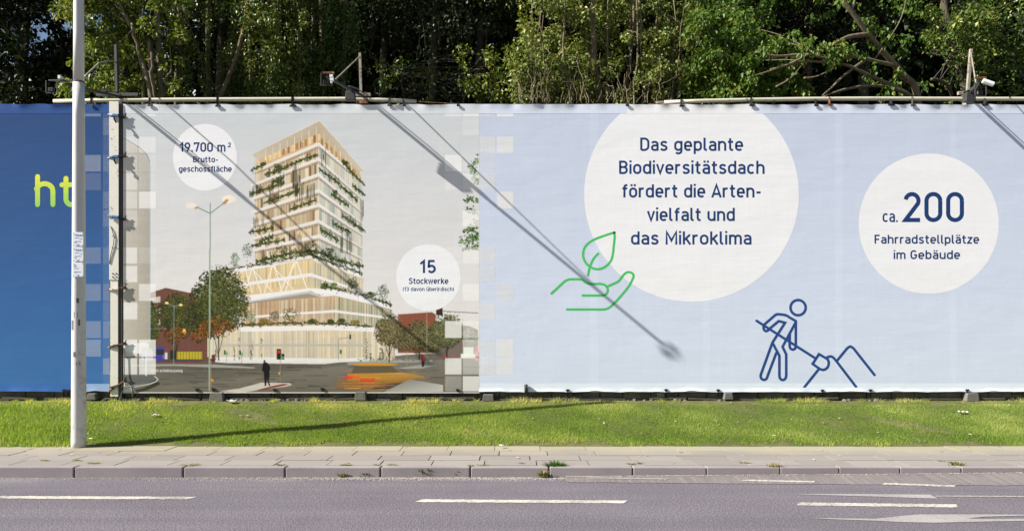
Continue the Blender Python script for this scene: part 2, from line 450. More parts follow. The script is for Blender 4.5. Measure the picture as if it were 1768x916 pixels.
weed(1335, 815, .13, .12, 90, 'dry brown weed in front of the kerb between the road dashes', .8, z=.05)
weed(1652, 811, .11, .13, 90, 'dull green weed at the kerb near the right hand floodlight', .5, z=.06)
for px, py, hh, ww, nb, dr in ((142,822,.05,.10,60,.35),(237,823,.05,.05,40,.5),(592,824,.045,.07,40,.6),(628,823,.05,.10,70,.4),(733,823,.09,.10,70,.6),(787,823,.09,.07,60,.7),(866,822,.06,.06,50,.6),(884,822,.05,.05,40,.6),(1300,815,.03,.05,30,.7)):
    weed(px, py, hh*1.4, ww*1.4, nb*2, 'small thin weed sprouting between the kerb and the road', dr)
for px, py, ww, nb, dr in ((75,795,.12,40,.8),(135,795,.12,40,.75),(160,800,.14,60,.7),(330,803,.22,70,.7),(485,803,.12,60,.5),(595,803,.14,60,.5),(650,803,.08,30,.6),(678,803,.12,40,.6),(812,804,.08,40,.5),(832,803,.14,40,.7),(900,800,.08,40,.6),(970,802,.18,60,.5),(1090,801,.12,50,.6),(1105,800,.1,50,.6),(1285,799,.14,40,.7),(1625,796,.1,30,.6),(1645,799,.12,50,.5)):
    w_ = weed(px, py, .022, ww*.8, int(nb*.6), 'low straggly grass tuft in a joint of the paving', dr, z=Z_P-.002)
    w_['group'] = 'grass tufts in the paving joints'
# litter on the lawn
def scrap(px, py, s, label):
    y0 = -1.2
    for _ in range(30):
        z = verge_z(y0)+.035; g = G(px, py, z); y0 += (g[1]-y0)*.5
    m = MB(); N = 5
    for i in range(N):
        for j in range(N):
            m.v.append(((i/(N-1)-.5)*s, (j/(N-1)-.5)*s*.8, random.uniform(0,.3)*s))
    for i in range(N-1):
        for j in range(N-1): m.f.append((i*N+j, (i+1)*N+j, (i+1)*N+j+1, i*N+j+1))
    o = m.build('litter', M['litter']); o.location = g
    return tag(o, label, 'litter', 'scraps of litter on the lawn')
scrap(268, 717, .09, 'crumpled white paper scrap on the lawn below the pale post')
scrap(426, 717, .05, 'tiny pale scrap on the lawn below the printed man on the banner')
scrap(399, 693, .13, 'flat pinkish scrap at the back edge of the lawn under the picture banner')
scrap(866, 769, .07, 'pale scrap at the front edge of the lawn near the middle of the photo')
scrap(1662, 712, .12, 'crumpled white scrap at far right on the lawn')
scrap(157, 757, .05, 'small brown and white scrap beside the foot of the lamp post')
# ------------------------------------------------------------------ printed art on the banners
STEP = .000003
class Art:                                              # flat printed shapes in photo pixels, stacked in thin ink layers
    def __init__(s, base): s.base = base; s.v = []; s.f = []; s.c = []; s.k = 0; s.fz = False
    def P(s, x, y, off): return ((x-CX)/S0, -off, CAMZ-(y-HOR)/S0)
    def poly(s, pts, c, off=None, a=1.0):
        if off is None:
            s.k += (0 if s.fz else 1); off = s.k*STEP+(random.random()*.00002 if s.fz else 0)
        n = len(s.v); s.v += [s.P(x, y, s.base+off) for x, y in pts]
        s.f.append(tuple(range(n, n+len(pts))))
        cs = c if isinstance(c, list) else [c]*len(pts)
        s.c += [(*lin(q), a) for q in cs]
        return s
    def quadgrad(s, x0, y0, x1, y1, ctop, cbot, nx=1, ny=1, off=None):
        return s.poly([(x0,y0),(x0,y1),(x1,y1),(x1,y0)], [ctop,cbot,cbot,ctop], off)
    def line(s, pts, wd, c, off=None, closed=False, cap=False, a=1.0):
        """ribbon of width wd along pts (mitred), optional round caps"""
        pts = [Vector(p) for p in pts]
        q = [pts[0]]
        for p in pts[1:]:
            if (p-q[-1]).length > 1e-4: q.append(p)
        if closed and (q[0]-q[-1]).length < 1e-3: q.pop()
        pts = q; n = len(pts)
        if off is None:
            s.k += (0 if s.fz else 1); off = s.k*STEP+(random.random()*.00002 if s.fz else 0)
        L = []; Rr = []
        for i in range(n):
            pa = pts[(i-1) % n] if closed or i else None; pb = pts[(i+1) % n] if closed or i < n-1 else None
            d1 = (pts[i]-pa).normalized() if pa is not None else None
            d2 = (pb-pts[i]).normalized() if pb is not None else None
            if d1 is None: d1 = d2
            if d2 is None: d2 = d1
            n1 = Vector((-d1.y, d1.x)); n2 = Vector((-d2.y, d2.x)); m = (n1+n2)
            if m.length < 1e-3: m = n1
            m.normalize(); k = wd/2/max(.45, m.dot(n1))
            L.append(pts[i]+m*k); Rr.append(pts[i]-m*k)
        b = len(s.v)
        cc = c if callable(c) else (lambda x, y: c)
        for i in range(n):
            for p in (L[i], Rr[i]):
                s.v.append(s.P(p.x, p.y, s.base+off)); s.c.append((*lin(cc(p.x, p.y)), a))
        for i in range(n if closed else n-1):
            j = (i+1) % n; s.f.append((b+2*i, b+2*i+1, b+2*j+1, b+2*j))
        if cap and not closed:
            for e, o in ((0, 1), (n-1, n-2)):
                d = (pts[e]-pts[o]).normalized(); nn = Vector((-d.y, d.x))
                arc = [pts[e]+nn*math.cos(t)*wd/2+d*math.sin(t)*wd/2 for t in [math.pi*i/8 for i in range(9)]]
                b = len(s.v)
                for p in arc: s.v.append(s.P(p.x, p.y, s.base+off)); s.c.append((*lin(cc(p.x, p.y)), a))
                s.f.append(tuple(range(b, b+9)))
        return s
    def disc(s, cx, cy, rx, ry, c, clip=None, n=96):
        pts = [(cx+rx*math.cos(2*math.pi*i/n), cy+ry*math.sin(2*math.pi*i/n)) for i in range(n)]
        if clip is not None: pts = [(x, max(y, clip)) for x, y in pts]
        return s.poly(pts, c)
    def leaves(s, n, pick, size, cols, dz=.00004):
        for _ in range(n):
            x, y = pick(); r = size*random.uniform(.5, 1.3); a = random.uniform(0, 6.28); k = random.choice((4,5,6))
            c = random.choice(cols); j = random.uniform(.72, 1.25)
            s.poly([(x+r*random.uniform(.6,1.1)*math.cos(a+6.283*i/k), y+r*random.uniform(.5,1)*math.sin(a+6.283*i/k)) for i in range(k)],
                   tuple(min(255, v*j) for v in c), s.k*STEP+random.random()*dz)
        s.k += int(dz/STEP)+1
        return s
    def raster(s, name, parent, x0, x1, y0, y1, bgf, squares_, mat='print'):
        """print every shape into ONE flat sheet: a fine grid whose points carry the ink colour"""
        SS = 3; wpx, hpx = int(x1-x0)+1, int(y1-y0)+1
        H_, W_ = hpx*SS, wpx*SS
        img = np.zeros((H_, W_, 3), np.float32)
        for j in range(H_): 
            yy = y0+(j+.5)/SS-.5
            img[j] = lin(bgf(x0, yy))
        V2 = np.array([(v[0]*S0+CX, HOR-(v[2]-CAMZ)*S0) for v in s.v]); C2 = np.array(s.c, np.float32)[:,:3]
        def fill(P, C):
            P = (P-np.array([x0-.5, y0-.5]))*SS
            a0, b0 = np.floor(P.min(0)).astype(int); a1, b1 = np.ceil(P.max(0)).astype(int)
            a0, b0 = max(a0, 0), max(b0, 0); a1, b1 = min(a1, W_), min(b1, H_)
            if a1 <= a0 or b1 <= b0: return
            X, Y = np.meshgrid(np.arange(a0, a1)+.5, np.arange(b0, b1)+.5)
            if np.ptp(C, axis=0).max() < 1e-5:
                m = np.zeros(X.shape, bool); n = len(P)
                for i in range(n):
                    (xa, ya), (xb, yb) = P[i], P[(i+1) % n]
                    if ya == yb: continue
                    m ^= ((ya > Y) != (yb > Y)) & (X < (xb-xa)*(Y-ya)/(yb-ya)+xa)
                img[b0:b1, a0:a1][m] = C[0]
            else:
                from mathutils.geometry import tessellate_polygon
                for t in tessellate_polygon([[Vector((q[0], q[1], 0)) for q in P]]):
                    A, B, D_ = P[t[0]], P[t[1]], P[t[2]]
                    det = (B[1]-D_[1])*(A[0]-D_[0])+(D_[0]-B[0])*(A[1]-D_[1])
                    if abs(det) < 1e-9: continue
                    l1 = ((B[1]-D_[1])*(X-D_[0])+(D_[0]-B[0])*(Y-D_[1]))/det; l2 = ((D_[1]-A[1])*(X-D_[0])+(A[0]-D_[0])*(Y-D_[1]))/det; l3 = 1-l1-l2
                    m = (l1 >= -1e-6) & (l2 >= -1e-6) & (l3 >= -1e-6)
                    img[b0:b1, a0:a1][m] = (l1[m,None]*C[t[0]]+l2[m,None]*C[t[1]]+l3[m,None]*C[t[2]])
        for f in s.f:
            f = list(f); fill(V2[f], C2[f])
        for sx0, sx1, sy0, sy1, al, c in squares_:
            i0, i1 = [int((q-x0+.5)*SS) for q in (max(sx0,x0), min(sx1,x1+.5))]; j0, j1 = [int((q-y0+.5)*SS) for q in (max(sy0,y0), min(sy1,y1+.5))]
            img[j0:j1, i0:i1] = img[j0:j1, i0:i1]*(1-al)+np.array(lin(c), np.float32)*al
        img = img.reshape(hpx, SS, wpx, SS, 3).mean((1, 3)); img = np.clip(img, 0, 1)**1.13*1.03
        X, Y = np.meshgrid(x0+np.arange(wpx), y0+np.arange(hpx))
        vs = np.stack([(X-CX)/S0, np.full(X.shape, -s.base), CAMZ-(Y-HOR)/S0], -1).reshape(-1, 3)
        I = np.arange(wpx*hpx).reshape(hpx, wpx)
        lp = np.stack([I[:-1,:-1], I[1:,:-1], I[1:,1:], I[:-1,1:]], -1).ravel()
        me = mesh_np(name, vs, 4, lp)
        at = me.attributes.new('Col', 'FLOAT_COLOR', 'POINT'); at.data.foreach_set('color', np.concatenate([img.reshape(-1,3), np.ones((wpx*hpx,1), np.float32)], 1).astype(np.float32).ravel())
        return link(name, me, M[mat], parent)
    def build(s, name, parent, mat='print'):
        # one winding for all faces: seen from -y
        fs = []
        for f in s.f:
            ar = 0
            for i in range(len(f)):
                x0, z0 = s.v[f[i]][0], s.v[f[i]][2]; x1, z1 = s.v[f[(i+1) % len(f)]][0], s.v[f[(i+1) % len(f)]][2]
                ar += x0*z1-x1*z0
            fs.append(f if ar > 0 else tuple(reversed(f)))
        me = bpy.data.meshes.new(name); me.from_pydata(s.v, [], fs)
        at = me.attributes.new('Col', 'FLOAT_COLOR', 'POINT'); at.data.foreach_set('color', np.asarray(s.c, np.float32).ravel())
        me.update()
        return link(name, me, M[mat], parent)

# --- stroke alphabet (cap height 1, narrow engineering grotesque)
def arc(cx, cy, rx, ry, a0, a1, n=9):
    return [(cx+rx*math.cos(R(a0+(a1-a0)*i/n)), cy+ry*math.sin(R(a0+(a1-a0)*i/n))) for i in range(n+1)]
def rr(x0, y0, x1, y1, r):
    return arc(x1-r,y1-r,r,r,0,90)+arc(x0+r,y1-r,r,r,90,180)+arc(x0+r,y0+r,r,r,180,270)+arc(x1-r,y0+r,r,r,270,360)+[(x1,y1-r)]
def smooth(p, k=5):
    out = []
    for i in range(len(p)-1):
        a = p[max(i-1,0)]; b = p[i]; c = p[i+1]; d = p[min(i+2,len(p)-1)]
        for j in range(k):
            t = j/k
            out.append(tuple(.5*((2*b[m])+(-a[m]+c[m])*t+(2*a[m]-5*b[m]+4*c[m]-d[m])*t*t+(-a[m]+3*b[m]-3*c[m]+d[m])*t**3) for m in (0,1)))
    return out+[p[-1]]
O_ = rr(.07,.07,.50,.68,.215); dot = lambda x, y=.93: [(x,y-.08),(x,y+.08)]
A_ = [arc(.25,.50,.21,.18,150,0)+[(.46,0)], [(.46,.41),(.25,.41)]+arc(.24,.24,.17,.17,90,270)+[(.33,.07)]+arc(.33,.2,.13,.13,-90,-20)]
N_ = [(.07,.44)]+arc(.285,.465,.215,.215,180,0)+[(.50,0)]
U_ = [[(.07,.75),(.07,.29)]+arc(.285,.285,.215,.215,180,360)+[(.50,.29)], [(.50,.75),(.50,0)]]
GL = {
'o':(.57,[O_]), 'n':(.57,[[(.07,0),(.07,.75)],N_]), 'h':(.57,[[(.07,0),(.07,1)],N_]),
'm':(.86,[[(.07,0),(.07,.75)],[(.07,.46)]+arc(.25,.50,.18,.18,180,0)+[(.43,0)],[(.43,.46)]+arc(.61,.50,.18,.18,180,0)+[(.79,0)]]),
'r':(.39,[[(.07,0),(.07,.75)],[(.07,.44)]+arc(.27,.465,.20,.215,180,65)]), 'u':(.57,U_), 'ü':(.57,U_+[dot(.17),dot(.40)]),
'd':(.57,[O_,[(.50,0),(.50,1)]]), 'b':(.57,[O_,[(.07,0),(.07,1)]]), 'p':(.57,[O_,[(.07,-.24),(.07,.75)]]),
'g':(.57,[O_,[(.50,.75),(.50,.0)]+arc(.285,.0,.215,.19,0,-140)]),
'a':(.53,A_), 'ä':(.53,A_+[dot(.15),dot(.38)]), 'ö':(.57,[O_,dot(.17),dot(.40)]),
'e':(.56,[[(.07,.37),(.49,.37),(.49,.47)]+arc(.28,.465,.21,.215,0,180)+[(.07,.28)]+arc(.28,.28,.21,.21,180,318)]),
's':(.51,[smooth([(.44,.58),(.37,.66),(.26,.68),(.14,.645),(.09,.54),(.14,.44),(.26,.39),(.38,.335),(.44,.21),(.37,.10),(.25,.07),(.13,.09),(.06,.18)])]),
't':(.39,[[(.16,.95),(.16,.22)]+arc(.30,.22,.14,.15,180,270)+[(.37,.07)],[(0,.68),(.37,.68)]]),
'f':(.39,[[(.38,.93),(.31,.93)]+arc(.31,.79,.14,.14,90,180)+[(.17,0)],[(.02,.68),(.37,.68)]]),
'i':(.14,[[(.07,0),(.07,.75)],dot(.07,.95)]), 'l':(.25,[[(.07,1),(.07,.2)]+arc(.2,.2,.13,.13,180,270)+[(.24,.07)]]),
'k':(.52,[[(.07,0),(.07,1)],[(.48,.75),(.08,.33)],[(.22,.45),(.50,0)]]), 'v':(.50,[[(.03,.75),(.25,.05),(.47,.75)]]),
'w':(.78,[[(.03,.75),(.21,.05),(.39,.70),(.57,.05),(.75,.75)]]), 'z':(.48,[[(.04,.68),(.42,.68),(.05,.07),(.45,.07)]]),
'c':(.52,[arc(.28,.46,.21,.22,40,180)+arc(.28,.28,.21,.21,180,320)]),
'D':(.63,[[(.07,.07),(.07,.93),(.28,.93)]+arc(.28,.65,.28,.28,90,0)+arc(.28,.35,.28,.28,0,-90)+[(.07,.07)]]),
'B':(.60,[[(.07,.07),(.07,.93),(.31,.93)]+arc(.31,.725,.20,.205,90,-90)+[(.07,.52)],[(.31,.52)]+arc(.31,.295,.22,.225,90,-90)+[(.03,.07)]]),
'A':(.66,[[(.03,0),(.33,.95),(.63,0)],[(.13,.27),(.53,.27)]]),
'M':(.78,[[(.07,0),(.07,.96),(.39,.30),(.71,.96),(.71,0)]]), 'F':(.52,[[(.07,0),(.07,.93),(.50,.93)],[(.07,.49),(.44,.49)]]),
'G':(.63,[arc(.31,.65,.24,.28,35,180)+arc(.31,.34,.24,.27,180,360)+[(.55,.47),(.33,.47)]]),
'S':(.60,[smooth([(.53,.80),(.45,.90),(.31,.93),(.16,.89),(.09,.75),(.15,.60),(.31,.52),(.46,.44),(.53,.27),(.46,.12),(.31,.07),(.15,.10),(.05,.21)])]),
'0':(.58,[rr(.07,.07,.51,.93,.22)]), '1':(.38,[[(.03,.70),(.27,.93),(.27,0)]]),
'2':(.56,[arc(.28,.71,.21,.22,170,-25)+[(.40,.52),(.07,.07),(.54,.07)]]),
'3':(.57,[arc(.28,.715,.20,.215,160,-80)+[(.24,.51)],[(.24,.51),(.30,.51)]+arc(.28,.29,.22,.22,85,-160)]),
'5':(.57,[[(.49,.93),(.12,.93),(.09,.50)]+arc(.28,.32,.22,.25,140,-150)]),
'7':(.54,[[(.05,.76),(.05,.93),(.48,.93),(.22,0)]]),
'9':(.58,[arc(.29,.67,.22,.26,-25,335,18),[(.50,.60),(.26,0)]]), '6':(.58,[arc(.29,.33,.22,.26,155,515,18),[(.08,.40),(.32,1)]]),
'8':(.58,[rr(.09,.53,.49,.93,.2),rr(.07,.07,.51,.53,.22)]), '4':(.58,[[(.33,1),(.06,.27),(.55,.27)],[(.42,.5),(.42,0)]]),
'.':(.16,[[(.08,0),(.08,.16)]]), '-':(.36,[[(.03,.38),(.33,.38)]]), ' ':(.24,[]),
'(':(.24,[arc(.42,.45,.34,.58,128,232)]), ')':(.24,[arc(-.18,.45,.34,.58,52,-52)]),
}
def text(art, s, x0, x1, base, cap, wt, c):
    wsum = sum(GL[ch][0] for ch in s); ng = max(1, len(s)-1)
    gap = .115
    k = (x1-x0)/((wsum+gap*ng)*cap)                     # horizontal fit, shared between width and spacing
    x = x0
    for ch in s:
        wd, st = GL[ch]
        for p in st:
            art.line([(x+u*cap*k, base-v*cap) for u, v in p], wt, c)
        x += (wd+gap)*cap*k
NAVY = (33,62,112)
Z = lambda ox, oy, s: (lambda x, y: (ox+x/s, oy+y/s))
TOP, BOT, LX, RX = 181.0, 676.0, 212.5, 2150.0

main = empty('picture_banner', ((1000-CX)/S0, 0, CAMZ-(BOT-HOR)/S0),
    'long pale billboard banner printed with a planted tower picture, white text discs and line pictograms', 'banner')
# backing cloth
def cloth(name, parent, x0, x1, y0, y1, cfun, back=0.0, step=40):
    a = Art(0); nx = max(2, int((x1-x0)/step)); ny = 14
    for j in range(ny+1):
        for i in range(nx+1):
            x = x0+(x1-x0)*i/nx; y = y0+(y1-y0)*j/ny
            a.v.append(a.P(x, y, -back)); a.c.append((*lin(cfun(x, y)), 1))
    for j in range(ny):
        for i in range(nx): a.f.append((j*(nx+1)+i, (j+1)*(nx+1)+i, (j+1)*(nx+1)+i+1, j*(nx+1)+i+1))
    return a.build(name, parent)
def lerpc(a, b, t): t = max(0, min(1, t)); return tuple(p+(q-p)*t for p, q in zip(a, b))
PALE = lambda x, y: lerpc((199,207,222), (214,221,236), (y-180)/495)
cloth('sheet', main, 827, RX, TOP, BOT, PALE)
SKY = lambda x, y: lerpc((209,212,212), (228,223,219), (y-200)/330)
# welded seams and hems
for x, wd in ((1018,16),(1214,12),(1442,14),(1640,12),(1850,12)):
    hm = Art(.0003); hm.poly([(x,TOP),(x,BOT),(x+wd,BOT),(x+wd,TOP)], [(203,211,226),(217,224,239),(217,224,239),(203,211,226)]); hm.build('weld_seam', main)
hm = Art(.0003); hm.poly([(827,661),(827,BOT),(RX,BOT),(RX,661)], (228,234,244), .0002)
hm.build('hem_band', main)

# ---- the architectural picture
pic = Art(.0005)
z4 = Z(190,430,3.522); z2 = Z(380,430,3.663); z1 = Z(380,190,3.393); z6 = Z(600,410,3.27); z3 = Z(190,180,3.663)
def pp(z, pts): return [z(*p) for p in pts]
# street
pic.poly([(LX,606),(300,618),(390,626),(560,628),(700,612),(827,606),(827,676.5),(LX,676.5)], [(136,134,126),(112,108,98),(100,96,88),(108,102,92),(122,116,104),(140,134,124),(112,104,92),(124,118,106)])
pic.fz = True
for _ in range(170):
    x, y = random.uniform(262,800), random.uniform(628,672); l = random.uniform(6,40)
    pic.poly([(x,y),(x+l,y+random.uniform(-.3,.3)),(x+l,y+random.uniform(.6,1.6)),(x,y+1)], random.choice([(88,84,76),(124,116,100),(98,94,86),(140,124,98),(84,82,76)]))
pic.fz = False; pic.k += 8
pic.poly(pp(z4,[(80,768),(250,768),(290,785),(285,800),(240,815),(160,830),(80,850)]), (112,112,108))
pic.line(pp(z4,[(80,852),(160,833),(240,818),(284,802),(291,788),(270,770)]), 1.6, (205,205,200))
pic.poly(pp(z4,[(80,700),(390,698),(640,700),(880,716),(880,723),(640,718),(390,708),(80,712)]), (170,166,158))
pic.poly(pp(z4,[(270,684),(560,684),(560,696),(270,692)]), (150,80,74))
pic.poly(pp(z2,[(0,895),(120,880),(260,842),(440,845),(455,856),(420,866),(235,890),(140,905)]), (208,200,188))
pic.poly(pp(z2,[(230,889),(330,864),(400,850),(440,852),(400,862),(260,889)]), (150,40,50))
pic.poly(pp(z6,[(285,735),(410,718),(505,722),(430,735),(330,740)]), (170,168,164))
pic.poly(pp(z6,[(0,705),(250,685),(480,690),(480,700),(250,706),(0,716)]), (168,164,158))
# distant brick buildings
brick = [(128,88,76),(118,80,68),(136,96,82)]
pic.poly(pp(z4,[(238,268),(338,234),(455,258),(640,300),(640,680),(238,680)]), (124,84,72))
for _ in range(500):
    x, y = random.uniform(258,372), random.uniform(500,622)
    if y < 498+abs(x-286)*.16: continue
    pic.poly([(x,y),(x+3,y),(x+3,y+.8),(x,y+.8)], random.choice(brick), pic.k*STEP+.000001)
pic.k += 2
for y0 in (293,362,432):
    pic.poly(pp(z4,[(238,y0+8),(305,y0-8),(305,y0+28),(238,y0+38)]), (222,212,200))
    for k in range(7): pic.line(pp(z4,[(243+k*9,y0+4-k*2.3),(243+k*9,y0+38-k*1.4)]), .5, (110,96,88))
pic.poly(pp(z4,[(405,622),(560,622),(560,668),(405,668)]), (196,178,60))
for k in range(9): pic.line(pp(z4,[(410+k*18,622),(410+k*18,668)]), .7, (70,60,50))
pic.poly(pp(z4,[(238,668),(560,668),(560,686),(238,686)]), (92,88,82))
pic.poly(pp(z6,[(285,432),(475,420),(498,432),(498,650),(285,650)]), (150,92,72))
pic.poly(pp(z6,[(498,470),(690,500),(737,520),(737,680),(498,690)]), (132,118,108))
# bus and shelter
pic.poly(pp(z4,[(190,598),(262,596),(262,676),(190,676)]), (190,192,206))
pic.poly(pp(z4,[(262,600),(275,594),(325,594),(331,602),(331,676),(262,676)]), (62,82,168))
pic.poly(pp(z4,[(272,608),(328,608),(328,640),(272,640)]), (60,56,66))
for x in (264,322): pic.poly(pp(z4,[(x,640),(x+8,640),(x+8,664),(x,664)]), (220,84,120))
pic.poly(pp(z4,[(333,628),(349,628),(349,668),(333,668)]), (206,222,216)); pic.poly(pp(z4,[(365,612),(402,612),(402,668),(365,668)]), (52,54,50))
# trees in the picture, left
def crown(cx, cy, rx, ry, lobes=9):
    lb = [(cx+rx*.62*math.cos(t)*random.uniform(.5,1), cy+ry*.62*math.sin(t)*random.uniform(.5,1), random.uniform(.34,.5)) for t in [6.283*i/lobes for i in range(lobes)]]+[(cx,cy,.62)]
    def pick():
        a, b, s = random.choice(lb)
        t = random.uniform(0, 6.283); r = math.sqrt(random.random())*s
        return a+rx*r*math.cos(t), b+ry*r*math.sin(t)
    return pick
DKG = [(40,46,22),(50,58,26),(34,38,20)]; MDG = [(62,70,32),(74,82,36),(84,88,42),(54,60,28)]; LTG = [(104,108,52),(94,98,44),(122,122,68)]
AUT = [(168,92,40),(150,70,34),(180,120,44),(120,86,40)]
def tree(cx, cy, rx, ry, trunk=None, aut=False, n=420, sz=2.3, cols=(DKG,MDG,LTG)):
    if trunk: 
        pic.line([(cx,trunk),(cx+1,cy+ry*.4)], 2.2, (70,60,48)); pic.line([(cx,trunk-8),(cx-rx*.4,cy)], 1.1, (70,60,48)); pic.line([(cx,trunk-10),(cx+rx*.4,cy)], 1.1, (70,60,48))
    pk = crown(cx, cy, rx, ry, 13); n = int(n*2.6); sz *= .62
    pic.leaves(n, pk, sz*1.25, cols[0]); pic.leaves(n, pk, sz, cols[1])
    pic.leaves(n//2, lambda: (lambda q: (q[0]+rx*.1, q[1]-ry*.12))(pk()), sz*.8, cols[2])
    if aut:
        pb = crown(cx-rx*.1, cy+ry*.62, rx*.75, ry*.32)
        pic.leaves(n//9, pb, sz*.9, AUT)
tree(262, 560, 16, 46, n=330); tree(304, 545, 36, 50, 622, True, 640, 2.0)
pic.leaves(40, crown(*z4(452,500), 4, 5), 1.4, [(222,170,60),(200,140,50)])
# podium
B1, B2 = (228,212,184), (206,186,152)
pic.poly(pp(z2,[(-80,530),(135,500),(720,496),(965,512),(1090,500),(1090,700),(720,716),(560,714),(360,712),(0,690),(-80,680)]), [(214,204,184),B1,B1,(226,208,176),(214,200,172),(206,194,170),(224,214,196),(228,216,196),(226,214,192),(212,202,184),(206,198,182)])
for k in range(26):
    x = -60+k*46+random.uniform(-6,6); wd = random.uniform(8,26)
    pic.poly(pp(z2,[(x,518),(x+wd,518),(x+wd,690),(x,690)]), random.choice([(228,208,172),(214,200,172),(200,190,170),(226,214,190),(196,182,154),(232,218,190)]))
pic.fz = True
for k in range(34):
    x = -70+k*34.5; pic.line(pp(z2,[(x,512),(x,696)]), .55, (246,240,230))
pic.fz = False; pic.k += 7
pic.poly(pp(z2,[(0,600),(700,598),(960,600),(960,616),(700,614),(0,614)]), (196,190,176), a=1)
pic.poly(pp(z2,[(-60,680),(360,684),(720,690),(960,684),(960,704),(720,714),(360,712),(-60,690)]), (232,228,222))
for k in range(15):
    x = random.choice((-50,-30,90,120,140,155,198,235,265,285,925,950,972,1010,1030,1050))+random.uniform(-4,4); h = random.uniform(40,160)
    pic.leaves(26, lambda: (z2(x+random.gauss(0,3), 700-random.random()*h)), 1.1, [(96,104,70),(112,116,84),(80,88,58)])
# podium roof band
pic.poly(pp(z2,[(130,490),(300,484),(560,476),(720,476),(965,494),(1080,470),(1080,492),(965,520),(720,512),(560,512),(130,520)]), (240,235,230))
# recessed storeys
pic.poly(pp(z2,[(120,345),(720,288),(1088,378),(1080,470),(965,494),(720,478),(140,490)]), [(196,160,120),(214,182,146),(176,170,140),(180,174,150),(190,184,160),(214,192,158),(196,166,130)])
for k in range(22):
    x = 150+k*26; pic.poly(pp(z2,[(x,340-(x-150)*.07),(x+random.uniform(8,18),340-(x-150)*.07),(x+12,474),(x,474)]), random.choice([(186,156,126),(216,196,164),(200,174,142),(166,138,112),(212,198,174)]))
for k in range(20):
    x = 732+k*18; d = (x-725)*.25
    pic.poly(pp(z2,[(x,296+d),(x+10,298+d),(x+10,470+d*.06),(x,470+d*.06)]), random.choice([(170,172,146),(196,190,162),(150,156,132),(212,198,164),(136,146,120)]))
pic.fz = True
for k in range(24):
    x = 160+k*24; pic.line(pp(z2,[(x,338-(x-150)*.07),(x,476)]), .45, (240,228,208))
pic.fz = True
for k in range(21):
    x = 730+k*17; d = (x-725)*.25; pic.line(pp(z2,[(x,294+d),(x,474)]), .45, (236,234,222))
pic.fz = False; pic.k += 7
pic.poly(pp(z2,[(140,425),(500,398),(725,383),(1085,428),(1075,440),(725,400),(500,412),(140,440)]), (238,232,226))
pic.poly(pp(z2,[(690,262),(725,258),(1088,352),(1088,380),(725,292),(640,300)]), (240,237,236))
# cantilevered block
pic.poly(pp(z2,[(155,325),(170,345),(420,318),(635,302),(630,280),(565,268)]), (168,158,142))
pic.poly(pp(z2,[(0,150),(570,55),(905,180),(900,270),(730,262),(565,256),(150,300),(100,240),(40,160)]), [(224,204,160),(228,206,160),(206,196,172),(200,192,168),(214,200,170),(230,206,156),(220,196,150),(222,200,156),(224,204,160)])
for k in range(36):
    x = 60+k*14.2; y = 150-(x)*.165; pic.poly(pp(z2,[(x,y+10),(x+random.uniform(4,11),y+9),(x+8,y+150),(x,y+150)]), random.choice([(236,208,148),(214,186,138),(244,222,172),(204,178,130),(226,206,170)]))
for k in range(20):
    x = 582+k*16; d = (x-575)*.36; pic.poly(pp(z2,[(x,75+d),(x+9,78+d),(x+9,240+d*.3),(x,240+d*.3)]), random.choice([(214,204,178),(196,188,160),(228,212,176),(180,178,158)]))
pic.fz = True
for k in range(15):
    x = 75+k*35; y = 150-x*.165
    pic.line(pp(z2,[(x,y),(x,y+152)]), .5, (244,238,226))
pic.fz = True
for k in range(10):
    x = 582+k*32; d = (x-575)*.36; pic.line(pp(z2,[(x,70+d),(x,245+d*.25)]), .5, (238,236,230))
pic.fz = False; pic.k += 7
for a, b, c in ((95,165,205),(205,330,260),(330,465,390),(480,380,420),(160,205,155)):
    pic.line(pp(z2,[(a,150-a*.165+8),(b,295-b*.08)]), 1.5, (246,240,228))
for x0, x1, up in ((205,260,1),(205,150,1),(335,280,1),(340,390,1),(470,415,1),(480,550,1),(100,120,1)):
    pic.line(pp(z2,[(x0,146-x0*.165),(x1,300-x1*.09)]), 1.7, (247,242,232))
pic.poly(pp(z2,[(85,222),(575,150),(895,262),(895,272),(575,172),(92,240)]), (240,236,230))
pic.poly(pp(z2,[(150,294),(565,246),(730,258),(725,276),(630,284),(565,274),(420,296),(165,332)]), (241,238,235))
pic.poly(pp(z2,[(-10,140),(570,26),(900,155),(900,184),(570,60),(20,165)]), (240,236,232))
pic.poly(pp(z2,[(575,262),(640,296),(636,304),(560,280),(420,300),(170,338),(170,330)]), (206,200,190))
